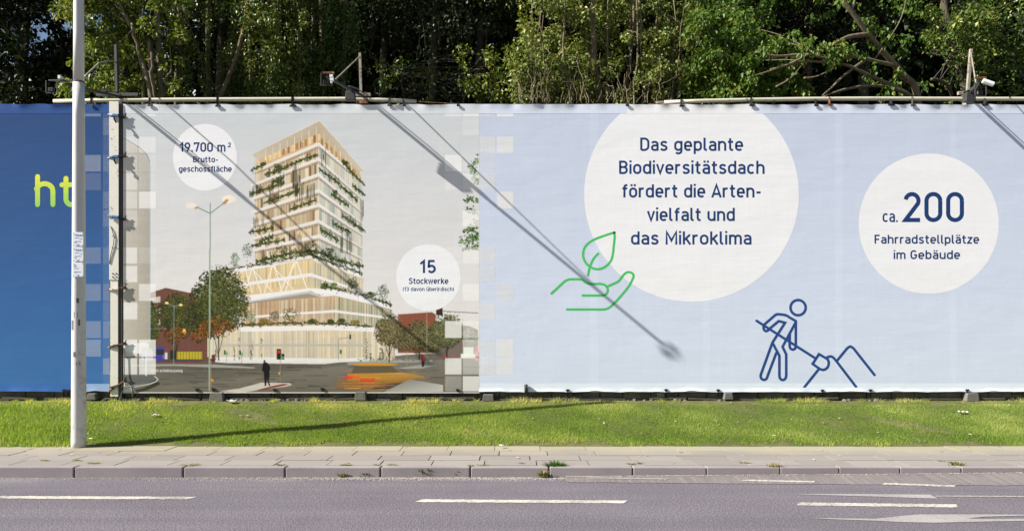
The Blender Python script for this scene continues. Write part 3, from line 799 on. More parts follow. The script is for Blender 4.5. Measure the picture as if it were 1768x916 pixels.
# tower
pic.poly(pp(z1,[(205,290),(578,138),(812,362),(835,420),(835,905),(575,845),(205,905)]), [(222,202,170),(226,206,172),(206,200,186),(206,202,190),(204,196,180),(226,206,172),(214,190,156)])
corner = [197,284,376,470,553,648,736,850]
left = [352,428,508,586,664,742,812,892]; right = [412,512,590,655,722,800,862,905]
fl = lambda i, x: corner[i]+(left[i]-corner[i])*(578-x)/375 if x <= 578 else corner[i]+(right[i]-corner[i])*(x-578)/252
WARM = [(222,204,168),(202,178,144),(212,196,164),(190,164,132),(232,218,188),(206,188,156),(216,206,184)]
COOL = [(206,206,196),(190,192,182),(220,214,196),(176,182,172),(212,204,184)]
for i in range(7):
    x = 215
    while x < 570:
        wd = random.uniform(12,34); e = min(575, x+wd)
        pic.poly(pp(z1,[(x,fl(i,x)+4),(e,fl(i,e)+4),(e,fl(i+1,e)),(x,fl(i+1,x))]), random.choice(WARM)); x = e
    x = 580
    while x < 822:
        wd = random.uniform(9,22); e = min(825, x+wd)
        pic.poly(pp(z1,[(x,fl(i,x)+4),(e,fl(i,e)+4),(e,fl(i+1,e)),(x,fl(i+1,x))]), random.choice(COOL)); x = e
    pic.poly(pp(z1,[(205,fl(i,205)+14),(577,fl(i,577)+14),(577,fl(i,577)+30),(205,fl(i,205)+27)]), (176,154,124)); pic.poly(pp(z1,[(577,fl(i,577)+14),(832,fl(i,832)+8),(832,fl(i,832)+18),(577,fl(i,577)+30)]), (168,160,144))
    for k in range(5):
        x = random.uniform(220,560); pic.poly(pp(z1,[(x,fl(i,x)+26),(x+12,fl(i,x+12)+26),(x+12,fl(i+1,x+12)),(x,fl(i+1,x))]), random.choice([(150,122,92),(128,104,80),(164,140,108)]))
    pic.fz = True
    for k in range(24):
        x = 215+k*15.2; pic.line(pp(z1,[(x,fl(i,x)),(x,fl(i+1,x))]), .4, random.choice([(246,238,222),(178,150,116),(240,230,210)]))
    for k in range(20):
        x = 590+k*12; pic.line(pp(z1,[(x,fl(i,x)),(x,fl(i+1,x))]), .35, random.choice([(240,240,234),(170,172,164)]))
    pic.fz = False; pic.k += 7
pic.line(pp(z1,[(577,180),(577,850)]), 1.0, (240,232,220))
# roof storey
pic.poly(pp(z1,[(222,288),(578,132),(815,358),(832,412),(580,192),(250,322)]), (212,184,142))
for k in range(13):
    x = 260+k*26; pic.poly(pp(z1,[(x,272-(x-222)*.43),(x+16,265-(x-222)*.43),(x+16,306-(x-250)*.40),(x,313-(x-250)*.40)]), random.choice([(186,142,92),(226,190,130),(160,120,80),(236,206,150)]))
for k in range(8):
    x = 590+k*27; pic.poly(pp(z1,[(x,150+(x-580)*.95),(x+15,165+(x-580)*.95),(x+15,205+(x-580)*.88),(x,194+(x-580)*.88)]), random.choice([(186,150,104),(216,190,140),(170,140,100)]))
pic.poly(pp(z1,[(183,260),(583,62),(845,357),(812,362),(578,138),(225,292)]), [(206,194,174),(198,184,162),(212,202,184),(204,192,174),(196,178,150),(208,196,176)])
pic.line(pp(z1,[(183,260),(583,62),(845,357)]), .9, (232,222,206))
for k in range(8): pic.line(pp(z1,[(266+k*42.5,232-k*18.5),(266+k*42.5,306-k*15.5)]), .8, (240,232,218))
for k in range(6): pic.line(pp(z1,[(608+k*32,142+k*33),(608+k*32,222+k*28)]), .7, (240,234,222))
for x, y in ((293,272),(332,255),(385,231),(435,210),(487,185),(540,162),(614,208),(645,240),(686,280)):
    pic.disc(*z1(x,y), 1.1, 1.1, (255,240,200), n=10)
for i in range(8):
    l0, r0 = (250 if i == 0 else 178), 838
    t = 17
    pts = [(l0,fl(i,l0)),(578,corner[i]-8),(r0,fl(i,r0)),(r0,fl(i,r0)+t*.7),(578,corner[i]+t-4),(l0,fl(i,l0)+t)]
    pic.poly(pp(z1,pts), [(238,230,220),(242,235,226),(226,222,216),(214,210,204),(230,222,212),(226,216,204)])
    pic.line(pp(z1,[(l0+20,fl(i,l0+20)+t+2),(578,corner[i]+t),(r0-15,fl(i,r0-15)+t*.7+1)]), .7, (176,158,132))
# planting on the terraces
GR = [(64,80,36),(82,98,42),(52,66,30),(100,112,52),(44,54,28)]
BR = [(84,78,52),(70,66,44),(96,92,60)]
def garland(z, pts, n, sp, sz=1.3, cols=GR):
    pts = [Vector(p) for p in pts]
    def pick():
        i = random.randrange(len(pts)-1); t = random.random(); p = pts[i].lerp(pts[i+1], t)
        return z(p.x, p.y+random.gauss(0, sp)*.8*(.7+.5*math.sin(t*23+pts[0].x)))
    pic.leaves(int(n*3.6), pick, sz*.85, cols)
def vines(z, x0, x1, y0, y1, n, dy=0):
    pic.fz = True; pic.k += 1
    for _ in range(n):
        x = random.uniform(x0, x1); a = random.uniform(y0, y0+(y1-y0)*.4)+dy*(x-x0); b = random.uniform(y0+(y1-y0)*.6, y1)+dy*(x-x0)
        pic.line([z(x, a+(b-a)*t+0) for t in (0,.5,1)], random.uniform(.35,.8), random.choice([(74,68,46),(60,62,38),(92,84,60)]))
    pic.fz = False; pic.k += 7
for a in ((180,355,270,312,70,8),(262,380,390,335,120,11),(390,330,480,292,80,8),(480,290,575,262,80,8),(170,495,378,425,200,11),(300,425,375,395,80,14),(255,545,465,468,170,9),
          (412,580,565,525,110,10),(168,718,312,688,110,10),(185,795,380,758,140,10),(230,770,310,740,80,16),(580,345,700,430,110,11),(690,430,805,530,110,11),(715,300,780,375,90,13),(780,375,848,440,60,8),
          (775,440,850,500,70,9),(650,490,755,560,110,13),(712,615,850,710,150,12),(655,660,765,720,120,14),(585,695,695,765,130,14),(210,890,420,835,220,14),(420,835,575,822,190,14),(575,830,720,890,200,18),(700,880,840,915,120,12)):
    garland(z1, [(a[0],a[1]),(a[2],a[3])], a[4], a[5])
vines(z1, 190, 240, 430, 500, 18); vines(z1, 425, 475, 320, 480, 24); vines(z1, 430, 560, 415, 540, 44); vines(z1, 270, 350, 450, 540, 14); vines(z1, 190, 260, 620, 700, 12)
vines(z1, 585, 620, 215, 340, 9); vines(z1, 630, 700, 370, 420, 9, .3); vines(z1, 825, 842, 520, 680, 6); vines(z1, 705, 790, 700, 850, 22); vines(z1, 210, 300, 810, 870, 14); vines(z1, 430, 480, 700, 800, 8); vines(z1,720,800,590,660,10,.4)
for k, (cx, cy, rx, ry, cols) in enumerate(((250,315,18,14,GR),(340,330,34,20,GR),(345,410,26,20,GR),(675,482,18,22,GR),(160,820,42,58,[(74,92,66),(96,112,84),(62,78,54)]),(85,870,34,46,[(98,122,84),(120,140,104)]),(365,815,48,30,BR+GR),(640,825,38,28,BR+GR),(530,790,40,26,BR),(735,310,20,18,GR))):
    pic.leaves(170, crown(*z1(cx,cy), rx/3.393, ry/3.393, 5), .95, cols)
garland(z2, [(0,135),(300,85),(570,30)], 200, 10); garland(z2, [(570,35),(720,90),(900,155)], 190, 12); garland(z2, [(660,235),(800,262),(1000,320),(1085,352)], 220, 11)
garland(z2, [(140,478),(360,468),(560,465)], 200, 9, 1.3, GR+BR); garland(z2, [(560,466),(730,470),(960,488)], 170, 9, 1.3, GR+BR)
for cx, cy, rx, ry, cols in ((660,232,32,28,GR),(840,222,46,48,GR),(720,228,26,24,[(120,136,96),(98,114,74)]),(1030,265,44,60,[(84,106,72),(66,86,52),(104,124,88)]),(950,285,40,24,GR),(445,412,62,50,BR+GR),(345,420,48,40,[(120,112,84),(96,92,66)]),(190,420,50,46,[(130,140,96),(108,124,78)]),(280,455,46,20,[(150,124,50),(124,110,48)]),(580,455,46,16,BR+GR),(770,452,36,20,BR+GR),(855,460,40,16,[(150,130,60),(124,116,58)]),(700,455,26,18,GR)):
    pic.leaves(220, crown(*z2(cx,cy), rx/3.663, ry/3.663, 5), 1.0, cols)
# big street tree in front of the podium, trees on the right
tree(*z4(560,440), 34, 38, None, True, 420, 2.1)
tree(*z4(660,325), 54, 68, 622, True, 1300, 2.4)
DR = [(64,60,44),(80,74,52),(54,52,38)]; MR = [(104,98,68),(120,114,82),(92,84,56)]; LR = [(140,132,98),(156,146,104),(132,112,66)]
tree(*z6(330,570), 40, 24, None, False, 420, 1.9, (DR,MR,LR)); tree(*z6(235,530), 32, 30, 625, False, 560, 1.9, (DR,MR,LR)); tree(*z6(405,555), 30, 30, 620, False, 460, 1.9, (DR,MR,LR)); tree(*z6(480,590), 24, 22, None, False, 300, 1.9, (DR,MR,LR))
tree(*z6(560,535), 34, 33, 620, False, 480, 2.0, ([(56,62,40),(70,78,48)],[(92,98,66),(110,112,78)],[(134,136,98),(150,140,88)]))
tree(*z6(690,560), 16, 20, None, False, 120, 1.8, ([(128,130,112)],[(156,158,140)],[(176,178,160)]))
pic.poly(pp(z6,[(640,655),(720,655),(720,680),(640,680)]), (238,236,226)); pic.poly(pp(z6,[(655,618),(712,618),(712,655),(655,655)]), (232,232,216))
pic.leaves(60, lambda: z6(random.uniform(60,560), random.gauss(688,4)), 1.2, GR+BR)
# overhanging maple twigs by the picture edge
z5 = Z(640,180,3.665)
for pts, n, sp in (([(680,340),(640,400),(670,470),(685,505)],120,12),([(600,610),(640,590),(684,620)],60,9),([(610,660),(684,690)],45,9),([(590,800),(640,790),(684,745)],110,14),([(575,870),(640,850),(684,830)],110,16),([(590,905),(684,900)],70,10)):
    pv = [Vector(p) for p in pts]
    def pick():
        i = random.randrange(len(pv)-1); p = pv[i].lerp(pv[i+1], random.random()); x, y = p.x+random.gauss(0,sp), p.y+random.gauss(0,sp)
        return z5(min(x, 678), y)
    pic.leaves(n, pick, 2.1, [(62,98,46),(84,120,58),(52,82,40),(126,146,92),(104,136,74)])
# street furniture in the picture
pic.line(pp(z4,[(390,335),(386,702)]), 1.1, (128,150,138)); pic.line(pp(z4,[(345,326),(390,348),(430,338)]), .9, (150,160,156))
for x, y in ((345,326),(430,338)): pic.disc(*z4(x,y), 3, 2.2, (255,216,150), n=14)
pic.disc(*z4(452,490), 2.0, 2.0, (255,200,110), n=12)
pic.line(pp(z4,[(478,500),(480,700)]), .5, (110,110,100)); pic.line(pp(z4,[(80,490),(345,480)]), .8, (130,144,156)); pic.poly(pp(z4,[(345,455),(362,455),(362,496),(345,496)]), (60,58,54))
pic.line(pp(z3,[(634,624),(634,916)]), 2.0, (150,168,150)); pic.line(pp(z3,[(550,650),(634,690),(715,628)]), 1.9, (138,158,146))
pic.line(pp(z4,[(607,0),(604,860)]), 2.6, (160,178,152)); pic.line(pp(z4,[(614,680),(614,860)]), .8, (206,120,104))
for c, r, col_ in (((512,640),(9.5,5),(240,228,216)),((752,600),(12,7),(244,232,214))):
    pic.disc(*z3(*c), *r, col_, n=24)
pic.poly(pp(z3,[(530,655),(556,645),(562,656),(540,662)]), (200,150,90)); pic.poly(pp(z3,[(706,628),(735,600),(752,604),(730,630),(712,634)]), (186,146,90))
pic.poly(pp(z4,[(618,640),(638,640),(638,684),(618,684)]), (60,50,46)); pic.poly(pp(z4,[(622,644),(634,644),(634,680),(622,680)]), (150,40,40)); pic.poly(pp(z4,[(615,786),(628,786),(628,804),(615,804)]), (236,150,40))
for x, y in ((710,632),(803,634)):
    pic.line(pp(z4,[(x-2,y),(x-2,y+66)]), .6, (120,120,112)); pic.poly(pp(z4,[(x-5,y-8),(x+6,y-8),(x+6,y+10),(x-5,y+10)]), (70,190,90)); pic.poly(pp(z4,[(x-16,y-18),(x-7,y-18),(x-7,y+8),(x-16,y+8)]), (50,60,52))
pic.disc(*z4(117,664), 2.6, 2.2, (90,224,120), n=14)
pic.line(pp(z4,[(80,660),(205,656)]), .8, (170,170,170)); pic.line(pp(z4,[(219,590),(219,770)]), 2.2, (214,216,220)); pic.poly(pp(z4,[(204,654),(214,654),(214,700),(204,700)]), (84,88,94))
pic.line(pp(z2,[(380,690),(380,845)]), 1.0, (150,140,130)); pic.poly(pp(z2,[(358,630),(386,630),(386,696),(358,696)]), (52,46,42)); pic.disc(*z2(372,648), 2.2, 2.6, (236,60,56), n=14)
pic.poly(pp(z2,[(388,660),(406,660),(406,696),(388,696)]), (50,54,48)); pic.disc(*z2(397,684), 1.8, 2.0, (70,206,96), n=12); pic.poly(pp(z2,[(369,776),(378,776),(378,790),(369,790)]), (232,170,40))
pic.line(pp(z2,[(750,700),(750,568),(818,556)]), .8, (120,122,118)); pic.poly(pp(z2,[(818,538),(828,538),(828,568),(818,568)]), (54,54,52)); pic.poly(pp(z2,[(757,634),(770,634),(770,660),(757,660)]), (54,120,70))
pic.line(pp(z6,[(535,414),(738,425)]), 1.2, (96,100,104)); pic.poly(pp(z6,[(500,398),(537,396),(537,438),(500,438)]), (70,52,44)); pic.disc(*z6(519,408), 2.2, 2.2, (120,50,46), n=12)
pic.line(pp(z6,[(447,414),(447,715)]), 1.0, (160,168,132)); pic.line(pp(z6,[(336,640),(336,725)]), .6, (170,166,120)); pic.poly(pp(z6,[(720,612),(737,612),(737,694),(720,694)]), (224,150,150)); pic.poly(pp(z6,[(724,616),(737,616),(737,640),(724,640)]), (226,60,76))
for x in (555,600): pic.poly(pp(z6,[(x-6,680),(x,655),(x+6,680)]), (220,80,50))
# people in the picture
def figure(z, pts, c): pic.poly(pp(z, pts), c)
figure(z2, [(272,715),(282,712),(300,716),(318,745),(312,775),(314,804),(278,806),(276,770),(264,772),(268,740)], (34,32,36))
figure(z2, [(278,804),(313,804),(308,830),(318,862),(308,862),(296,820),(292,862),(282,860)], (40,38,42)); pic.disc(*z2(281,706), 1.9, 2.2, (96,70,58), n=12)
pic.poly(pp(z2,[(280,858),(296,860),(280,865)]), (130,60,50)); pic.poly(pp(z2,[(306,858),(320,862),(306,865)]), (130,60,50))
figure(z6, [(414,668),(422,662),(434,668),(438,698),(416,700)], (206,52,48)); figure(z6, [(418,698),(434,698),(432,728),(419,728)], (60,50,50)); pic.disc(*z6(420,660), 1.6, 1.7, (70,50,44), n=10); figure(z6, [(426,672),(437,674),(437,690),(427,690)], (120,130,140))
# the blurred taxi, printed as streaks
for i in range(200):
    y = random.uniform(636, 672); x = random.uniform(575, 700); l = random.uniform(20, 60)
    top = 640 < y < 662
    c = random.choice([(206,150,52),(190,132,44),(220,168,70),(170,120,50)]) if 643 < y < 660 and 596 < x < 690 else random.choice([(120,112,98),(140,128,108),(108,102,92),(160,140,110)])
    pic.poly([(x,y),(x+l*.5,y-.6),(x+l,y),(x+l*.5,y+.9)], c, pic.k*STEP+random.random()*.00003)
pic.k += 9
pic.poly(pp(z6,[(10,712),(160,706),(290,712),(250,722),(60,722)]), (206,156,62)); pic.poly(pp(z6,[(40,722),(250,722),(290,762),(20,766)]), (112,100,78))
pic.poly(pp(z6,[(0,768),(300,760),(400,775),(370,812),(180,832),(0,812)]), [(196,146,60),(204,158,74),(186,144,80),(150,116,68),(168,118,54),(190,136,54)])
pic.poly(pp(z6,[(180,826),(360,812),(300,850),(120,858)]), (96,86,74)); pic.poly(pp(z6,[(-60,800),(180,832),(120,858),(-60,850)]), (150,116,76))
for x0, y0, x1, y1 in ((0,785,66,795),(70,792,155,812),(-18,780,40,790)): pic.poly(pp(z6,[(x0,y0),(x1,y0-2),(x1,y1),(x0,y1+1)]), (240,52,44))
for i in range(40):
    y = random.uniform(650, 674); x = random.uniform(575, 640); pic.line([(x,y),(x+random.uniform(20,60),y)], .5, random.choice([(196,146,66),(230,170,80),(178,98,60),(110,100,88)]))
pic.poly(pp(z6,[(350,800),(540,830),(540,868),(200,872)]), [(150,146,138),(190,188,182),(196,194,188),(170,166,156)])
# rounded corner house at the left edge of the picture
HX = [(LX,238),(220,242),(232,249),(243,256),(251,264),(256,271),(259,280),(259,590),(LX,594)]
pic.poly(HX, [(206,200,190),(206,200,190),(204,198,188),(202,196,186),(198,192,182),(190,186,176),(180,176,166),(176,168,152),(198,190,176)])
for _ in range(900):
    x, y = random.uniform(LX,257), random.uniform(262,586); pic.poly([(x,y),(x+.9,y),(x+.9,y+.9),(x,y+.9)], random.choice([(176,168,152),(208,202,190),(166,158,144)]), pic.k*STEP+.000001)
pic.k += 1
pic.line(HX[:7], .9, (52,66,92)); pic.line([(259,282),(259,588)], 1.6, (170,190,190))
pic.poly([(LX,652),(LX,676),(236,676)], (222,220,214))

# small caption in the picture
pic.fz = False
text(pic, 'wittfoht architekten planung', 258.8, 315, 641.6, 5.0, .55, (236,232,226))
pic.line(pp(z4,[(195,725),(203,744),(210,727),(217,744),(224,725),(234,744)]), .5, (226,222,218)); pic.line(pp(z4,[(210,740),(220,732)]), .4, (226,222,218))

# ---- pixel squares
def squares(name, parent, lst, base, mat='tint'):
    for x0, x1, y0, y1, al, c in lst:
        a = Art(base); a.poly([(x0,y0),(x0,y1),(x1,y1),(x1,y0)], c, a=al); a.build(name, parent, mat)
RW = [(183,201),(204,233),(236,264),(267.6,296),(299,328),(331,360),(363,391.5),(395,423),(427,455),(459,487),(490,519),(522,551),(554,583),(586,615),(618,646),(649,675)]
CO = {'A':(768.5,797),'B':(799,827),'C':(828,855),'D':(858,886.5),'E':(213,237),'F':(240,269)}
WH = (248,245,240); q = []
spec = {'A':{0:.35,3:.55,4:.15,8:.15,12:.62,14:.62,15:.2},'B':{0:.5,1:.15,3:.12,4:.35,6:.55,8:.35,10:.45,12:.35,13:.38,14:.35,15:.62},
        'C':{0:.2,2:.34,3:.15,4:.28,8:.3,9:.22,11:.3,13:.22,14:.3},'D':{0:.5,2:.42,5:.45,10:.28,13:.42,14:.4},
        'E':{2:.2,3:.2,4:.38,5:.34,6:.22,8:.5,9:.55,11:.55,13:.62,14:.62},'F':{0:.35,2:.32,3:.12,4:.1,5:.55,8:.12,10:.5,13:.62,14:.62}}
for c_, rows in spec.items():
    for r, al in rows.items(): q.append((*CO[c_], *RW[r], min(.85, al*(1.7 if c_ in 'CD' else 1.1)), WH))
PT = .0006
picture = pic.raster('printed_picture', main, 212.5, 827.5, 181, 678, SKY, [k for k in q if k[1] < 828])
tag(picture, 'printed street view of a planted high rise tower with white floor slabs')
squares('pixel_square', main, [k for k in q if k[1] > 828], .0004)
# ---- white discs and lettering
WHITE = (239,238,237)
def disc_part(cx, cy, rx, ry, lines, label, clip=None):
    B = .0010 if cx < 900 else .0006
    a = Art(B); a.disc(cx, cy, rx, ry, WHITE, clip); d = a.build('white_disc', main); tag(d, label)
    for s, x0, x1, b, cap, wt in lines:
        t = Art(B+.0002); text(t, s, x0, x1, b, cap, wt, NAVY); t.build('lettering', d)
    return d
disc_part(1194, 335.3, 185.5, 185.5, [('Das geplante',1105.5,1283,260.5,22.8,3.75),('Biodiversitätsdach',1069,1320,300.3,22.8,3.75),('fördert die Arten-',1074,1314,340.9,22.8,3.75),('vielfalt und',1118,1268.5,381.4,22.8,3.75),('das Mikroklima',1089.5,1297.5,422,22.8,3.75)], 'largest white disc, lettered in navy about the biodiversity roof', TOP+1)
disc_part(1603.6, 386, 121, 121, [('ca.',1524,1550,383.3,20.5,3.0),('200',1559.5,1664.5,383.3,52,7.3),('Fahrradstellplätze',1510,1690.5,420.4,15.2,2.75),('im Gebäude',1543,1657.5,447,15.2,2.75)], 'white disc lettered ca. 200 Fahrradstellplätze')
disc_part(354, 271.5, 55.3, 57.6, [('19.700',310.5,367.5,262,16,2.9),('m',375.5,391,262,16,2.7),('2',393.5,400,254,7.6,1.7),('Brutto-',333.5,376.5,280.2,10,1.95),('geschossfläche',309,400,296.6,10,1.95)], 'small white disc lettered 19.700 m²')
disc_part(739.7, 478.8, 55.7, 57.5, [('15',725,752.5,471.2,22.4,3.9),('Stockwerke',706,774,489.8,10.2,1.9),('(13 davon überirdisch)',695.5,783.7,502,6.7,1.2)], 'small white disc lettered 15 Stockwerke')
# ---- pictograms
GREEN = (72,194,98); BLUE = (40,76,134)
g = Art(.0012); zg = Z(920,370,2.956)
def st(a, z, pts, wd, c, sm=True, closed=False): a.line(pp(z, smooth(pts, 6) if sm else pts), wd, c, closed=closed, cap=True)
st(g, zg, [(416,92),(375,105),(325,123),(288,143),(264,170),(256,205),(265,238),(285,262),(315,277),(345,277),(375,262),(398,236),(408,205),(413,160),(417,120),(416,92)], 4.0, GREEN)
st(g, zg, [(333,200),(310,226),(292,265),(281,310)], 4.0, GREEN)
st(g, zg, [(95,403),(150,352),(165,339),(185,331),(210,330),(235,330),(253,334),(268,346),(290,354),(320,354),(345,354),(364,358),(378,371),(382,385),(378,400),(366,411),(350,413),(300,413),(254,413)], 4.0, GREEN)
st(g, zg, [(380,367),(433,343),(445,331),(457,315),(472,300),(488,294),(506,299),(514,313),(508,332),(490,365),(465,397),(430,437),(405,462),(385,477),(360,484),(300,484),(174,484)], 4.0, GREEN)
tag(g.build('hand_pictogram', main), 'green outline of an open hand holding a leaf')
g = Art(.0012); zb = Z(1280,490,4.58); wb = 4.5
g.line(pp(zb, [(448+60*math.cos(6.283*i/40), 186+60*math.sin(6.283*i/40)) for i in range(40)]), wb, BLUE, closed=True)
st(g, zb, [(180,320),(268,244)], wb, BLUE, False)
st(g, zb, [(268,244),(290,238),(350,246),(385,266),(430,292)], wb, BLUE)
st(g, zb, [(430,292),(430,488)], wb, BLUE, False); st(g, zb, [(430,488),(424,508),(406,517),(388,508),(381,488)], wb, BLUE); st(g, zb, [(381,488),(382,395)], wb, BLUE, False)
st(g, zb, [(180,320),(175,340),(180,362),(198,371),(218,358),(225,350)], wb, BLUE); st(g, zb, [(225,350),(295,292),(345,305),(245,462),(152,718)], wb, BLUE, False)
st(g, zb, [(152,718),(156,744),(178,756),(198,746),(208,722)], wb, BLUE); st(g, zb, [(208,722),(275,545)], wb, BLUE, False)
st(g, zb, [(245,462),(300,565),(300,722)], wb, BLUE, False); st(g, zb, [(300,722),(306,746),(327,757),(347,746),(354,722)], wb, BLUE); st(g, zb, [(354,722),(354,555),(325,495),(430,300)], wb, BLUE, False)
st(g, zb, [(120,290),(588,588)], wb, BLUE, False)
g.line(pp(zb, [(613,553),(680,592)]+smooth([(680,592),(690,615),(687,645),(670,668),(645,677),(620,670)])+[(563,630)]), wb, BLUE, closed=True)
st(g, zb, [(495,818),(605,680)], wb, BLUE, False); st(g, zb, [(678,578),(705,571),(729,583),(760,620)], wb, BLUE); st(g, zb, [(760,620),(907,812)], wb, BLUE, False)
st(g, zb, [(760,600),(835,508)], wb, BLUE, False); st(g, zb, [(835,508),(860,493),(885,506)], wb, BLUE); st(g, zb, [(885,506),(1052,717)], wb, BLUE, False)
tag(g.build('digger_pictogram', main), 'blue outline of a stick person shovelling a mound')

# ---- hems: doubled cloth at the top and bottom, slack between the hooks
def hem(name, parent, x0, x1, y0, y1, c0, c1, amp, pins, top=True, seed=0):
    a = Art(0); nx = int((x1-x0)/4); ny = 5
    pins = sorted(pins)
    for j in range(ny+1):
        for i in range(nx+1):
            x = x0+(x1-x0)*i/nx; k = j/ny                # k=0 at the free edge
            l = max([p for p in pins if p <= x], default=x0); r = min([p for p in pins if p > x], default=x1)
            t = (x-l)/max(1, r-l); sag = math.sin(math.pi*t)*(1-k)**1.3
            wv = math.sin(x*.11+seed)+.6*math.sin(x*.047+1.3*seed)+.5*math.sin(x*.23+2*seed)
            yy = (y0+(y1-y0)*k if top else y1+(y0-y1)*k)
            edge = sag*(2.0+.8*wv) if r-l < 160 else sag*1.0
            yy += (edge if top else -edge)*(1-k)
            off = (.0016 if x < 830 and x0 > 200 else .0016)+.002*(1-k)*(1+.3*wv)+amp*sag*(.9+.5*wv)*(1 if top else .8)*max(0,(1-k))
            a.v.append(a.P(x, yy, max(.0014, off))); a.c.append((*lin(c0(x,yy) if callable(c0) else c0), 1))
    for j in range(ny):
        for i in range(nx): a.f.append((j*(nx+1)+i, (j+1)*(nx+1)+i, (j+1)*(nx+1)+i+1, j*(nx+1)+i+1))
    o = a.build(name, parent); o.data.polygons.foreach_set('use_smooth', [True]*len(o.data.polygons)); return o
TOPPINS = [258,375,505,592,672,697,790,1082,1176,1297,1408,1432,1538,1575,1700,1820]
BOTPINS = [236,272,340,368,474,556,618,790,906,980,1070,1150,1240,1420,1503,1600,1680,1790]
def topcol(x, y):
    if 1085 < x < 1304: return (243,242,240)
    return (222,225,226) if x < 827 else (222,228,240)
hem('top_hem', main, LX, RX, TOP-1.5, 196, topcol, None, .016, TOPPINS, True, 1)
hem('bottom_hem', main, 827, RX, 668.5, BOT+.5, (228,234,244), None, .02, BOTPINS, False, 2)

# ---- the blue banner on the left
blue = empty('blue_banner', ((60-CX)/S0, 0, CAMZ-(BOT-HOR)/S0), 'royal blue billboard banner with yellow green lettering behind the lamp post', 'banner')
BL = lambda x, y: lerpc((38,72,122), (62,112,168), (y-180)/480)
BX = -420.0; BR_ = 189.5
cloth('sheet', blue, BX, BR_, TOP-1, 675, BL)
q = [(178,BR_,TOP,675,.10,(170,190,225))]
for x0, x1, rows in ((146,174,{0:.22,3:.24,4:.10,8:.16,10:.2,12:.22,13:.26}),(178,BR_,{1:.25,3:.18,5:.2,6:.22,8:.14,10:.22,11:.15,12:.2,14:.3})):
    for r, al in rows.items(): q.append((x0, x1, *RW[r], al, (225,230,240)))
squares('pixel_square', blue, q, .0012)
a = Art(.0016); YG = lambda x, y: lerpc((236,232,70), (158,212,98), (y-302)/46)
for p in ([(65,305),(65,353)], [(65,330)]+arc(77,330,14.5,-13,180,0)[1:]+[(91.5,353)], [(114,308),(114,342)]+arc(123,343,9,-10,180,270)[1:]+[(124,353)], [(107,319),(122.5,319)]):
    a.line(p, 8.6, YG, cap=True)
tag(a.build('lettering', blue), 'rounded yellow green letters ending in ht')
hem('top_hem', blue, BX, BR_, TOP-2, 196, lambda x, y: (50,86,144), None, .012, [-300,-150,0,66,157,178], True, 3)
hem('bottom_hem', blue, BX, BR_, 662, 676, lambda x, y: (60,106,172) if x < 140 else (150,172,206), None, .008, [-200,-60,118,150], False, 4)
# ------------------------------------------------------------------ steel frame holding the banners
def V(px, py, y=0.0): return Vector(W(px, py, y))
# top rails
def rail(pts, label, y=.03):
    m = MB(); P = [V(px, py, y) for px, py in pts]
    m.tube(P, .033, 8)
    o = m.build('top_rail', M['rail'], None, True); tag(o, label, 'rail', 'pipe rails above the banners')
    return o
rl = rail([(93,175),(180,173.5),(330,172.2),(480,171.5),(610,171),(650,172.5),(719,175.5)], 'long rusty cream pipe rail above the picture, from the lamp post to the middle floodlight')
rr_ = rail([(1147,177),(1210,174.5),(1300,172.5),(1400,171),(1500,170.5),(1690,171),(1900,171),(2140,171)], 'rusty cream pipe rail above the big white disc and the right hand floodlight')
m = MB()
for a, b in (((719,175.5),(745,177)),((745,177),(790,179.5)),((1147,177),(1138,179)),((1138,179),(1120,180))): m.tube([V(*a,.03), V(*b,.03)], .008, 6)
m.build('wire_end', M['rust'], rl)
# hidden posts behind the banner and the low rail
def hid_post(px):
    m = MB(); a = V(px, 176, .13); m.box((a.x, .14, (a.z+Z_B)/2), (.12,.12,a.z-Z_B))
    return tag(m.build('frame_post', M['mast']), 'square steel post standing behind the banner', 'post', 'posts hidden behind the banners')
for px in (-350,-100,622,1140,1672,2130): hid_post(px)
m = MB(); m.box((1.5, .075, Z_B+.17), (24, .03, .05)); lowrail = tag(m.build('bottom_rail', M['timber']), 'low dark rail running just under the banners', 'rail')
# the pale post between the banners
post = empty('steel_post', (V(200,690).x, -.06, Z_B), 'pale rust-spotted steel post standing in the gap between blue and picture banners', 'post')
def pbox(m, x0, x1, y0, y1, ya, yb): a, b = V(x0, y1, 0), V(x1, y0, 0); m.box(((a.x+b.x)/2, (ya+yb)/2, (a.z+b.z)/2), (b.x-a.x, yb-ya, b.z-a.z))
m = MB(); pbox(m, 190.2, 206.5, 176, 483, -.030, -.018); m.build('front_plate', M['steel_white'], post, bevel=.003)
m = MB(); pbox(m, 191.5, 205, 481, 684, -.020, -.008); m.build('lower_plate', M['steel_white'], post, bevel=.003)
m = MB(); pbox(m, 196, 211, 174, 688, -.007, .11); m.build('column', M['grey_metal'], post)
m = MB()
for x, y in ((195,472),(201,472),(195,478),(201.5,478)):
    p = V(x, y, -.031); m.tube([p, p+Vector((0,-.01,0))], .012, 6)
for x, y in ((194,427),(200,427)): p = V(x, y, -.031); m.tube([p, p+Vector((0,-.01,0))], .009, 6)
m.build('bolt', M['grey_metal'], post)
m = MB(); m.tube([V(190,390,-.035),V(194,398,-.04),V(197,410,-.04),V(195,425,-.04),V(191,440,-.038),V(189,455,-.035)], .006, 6); m.build('cable', M['cable'], post, True)
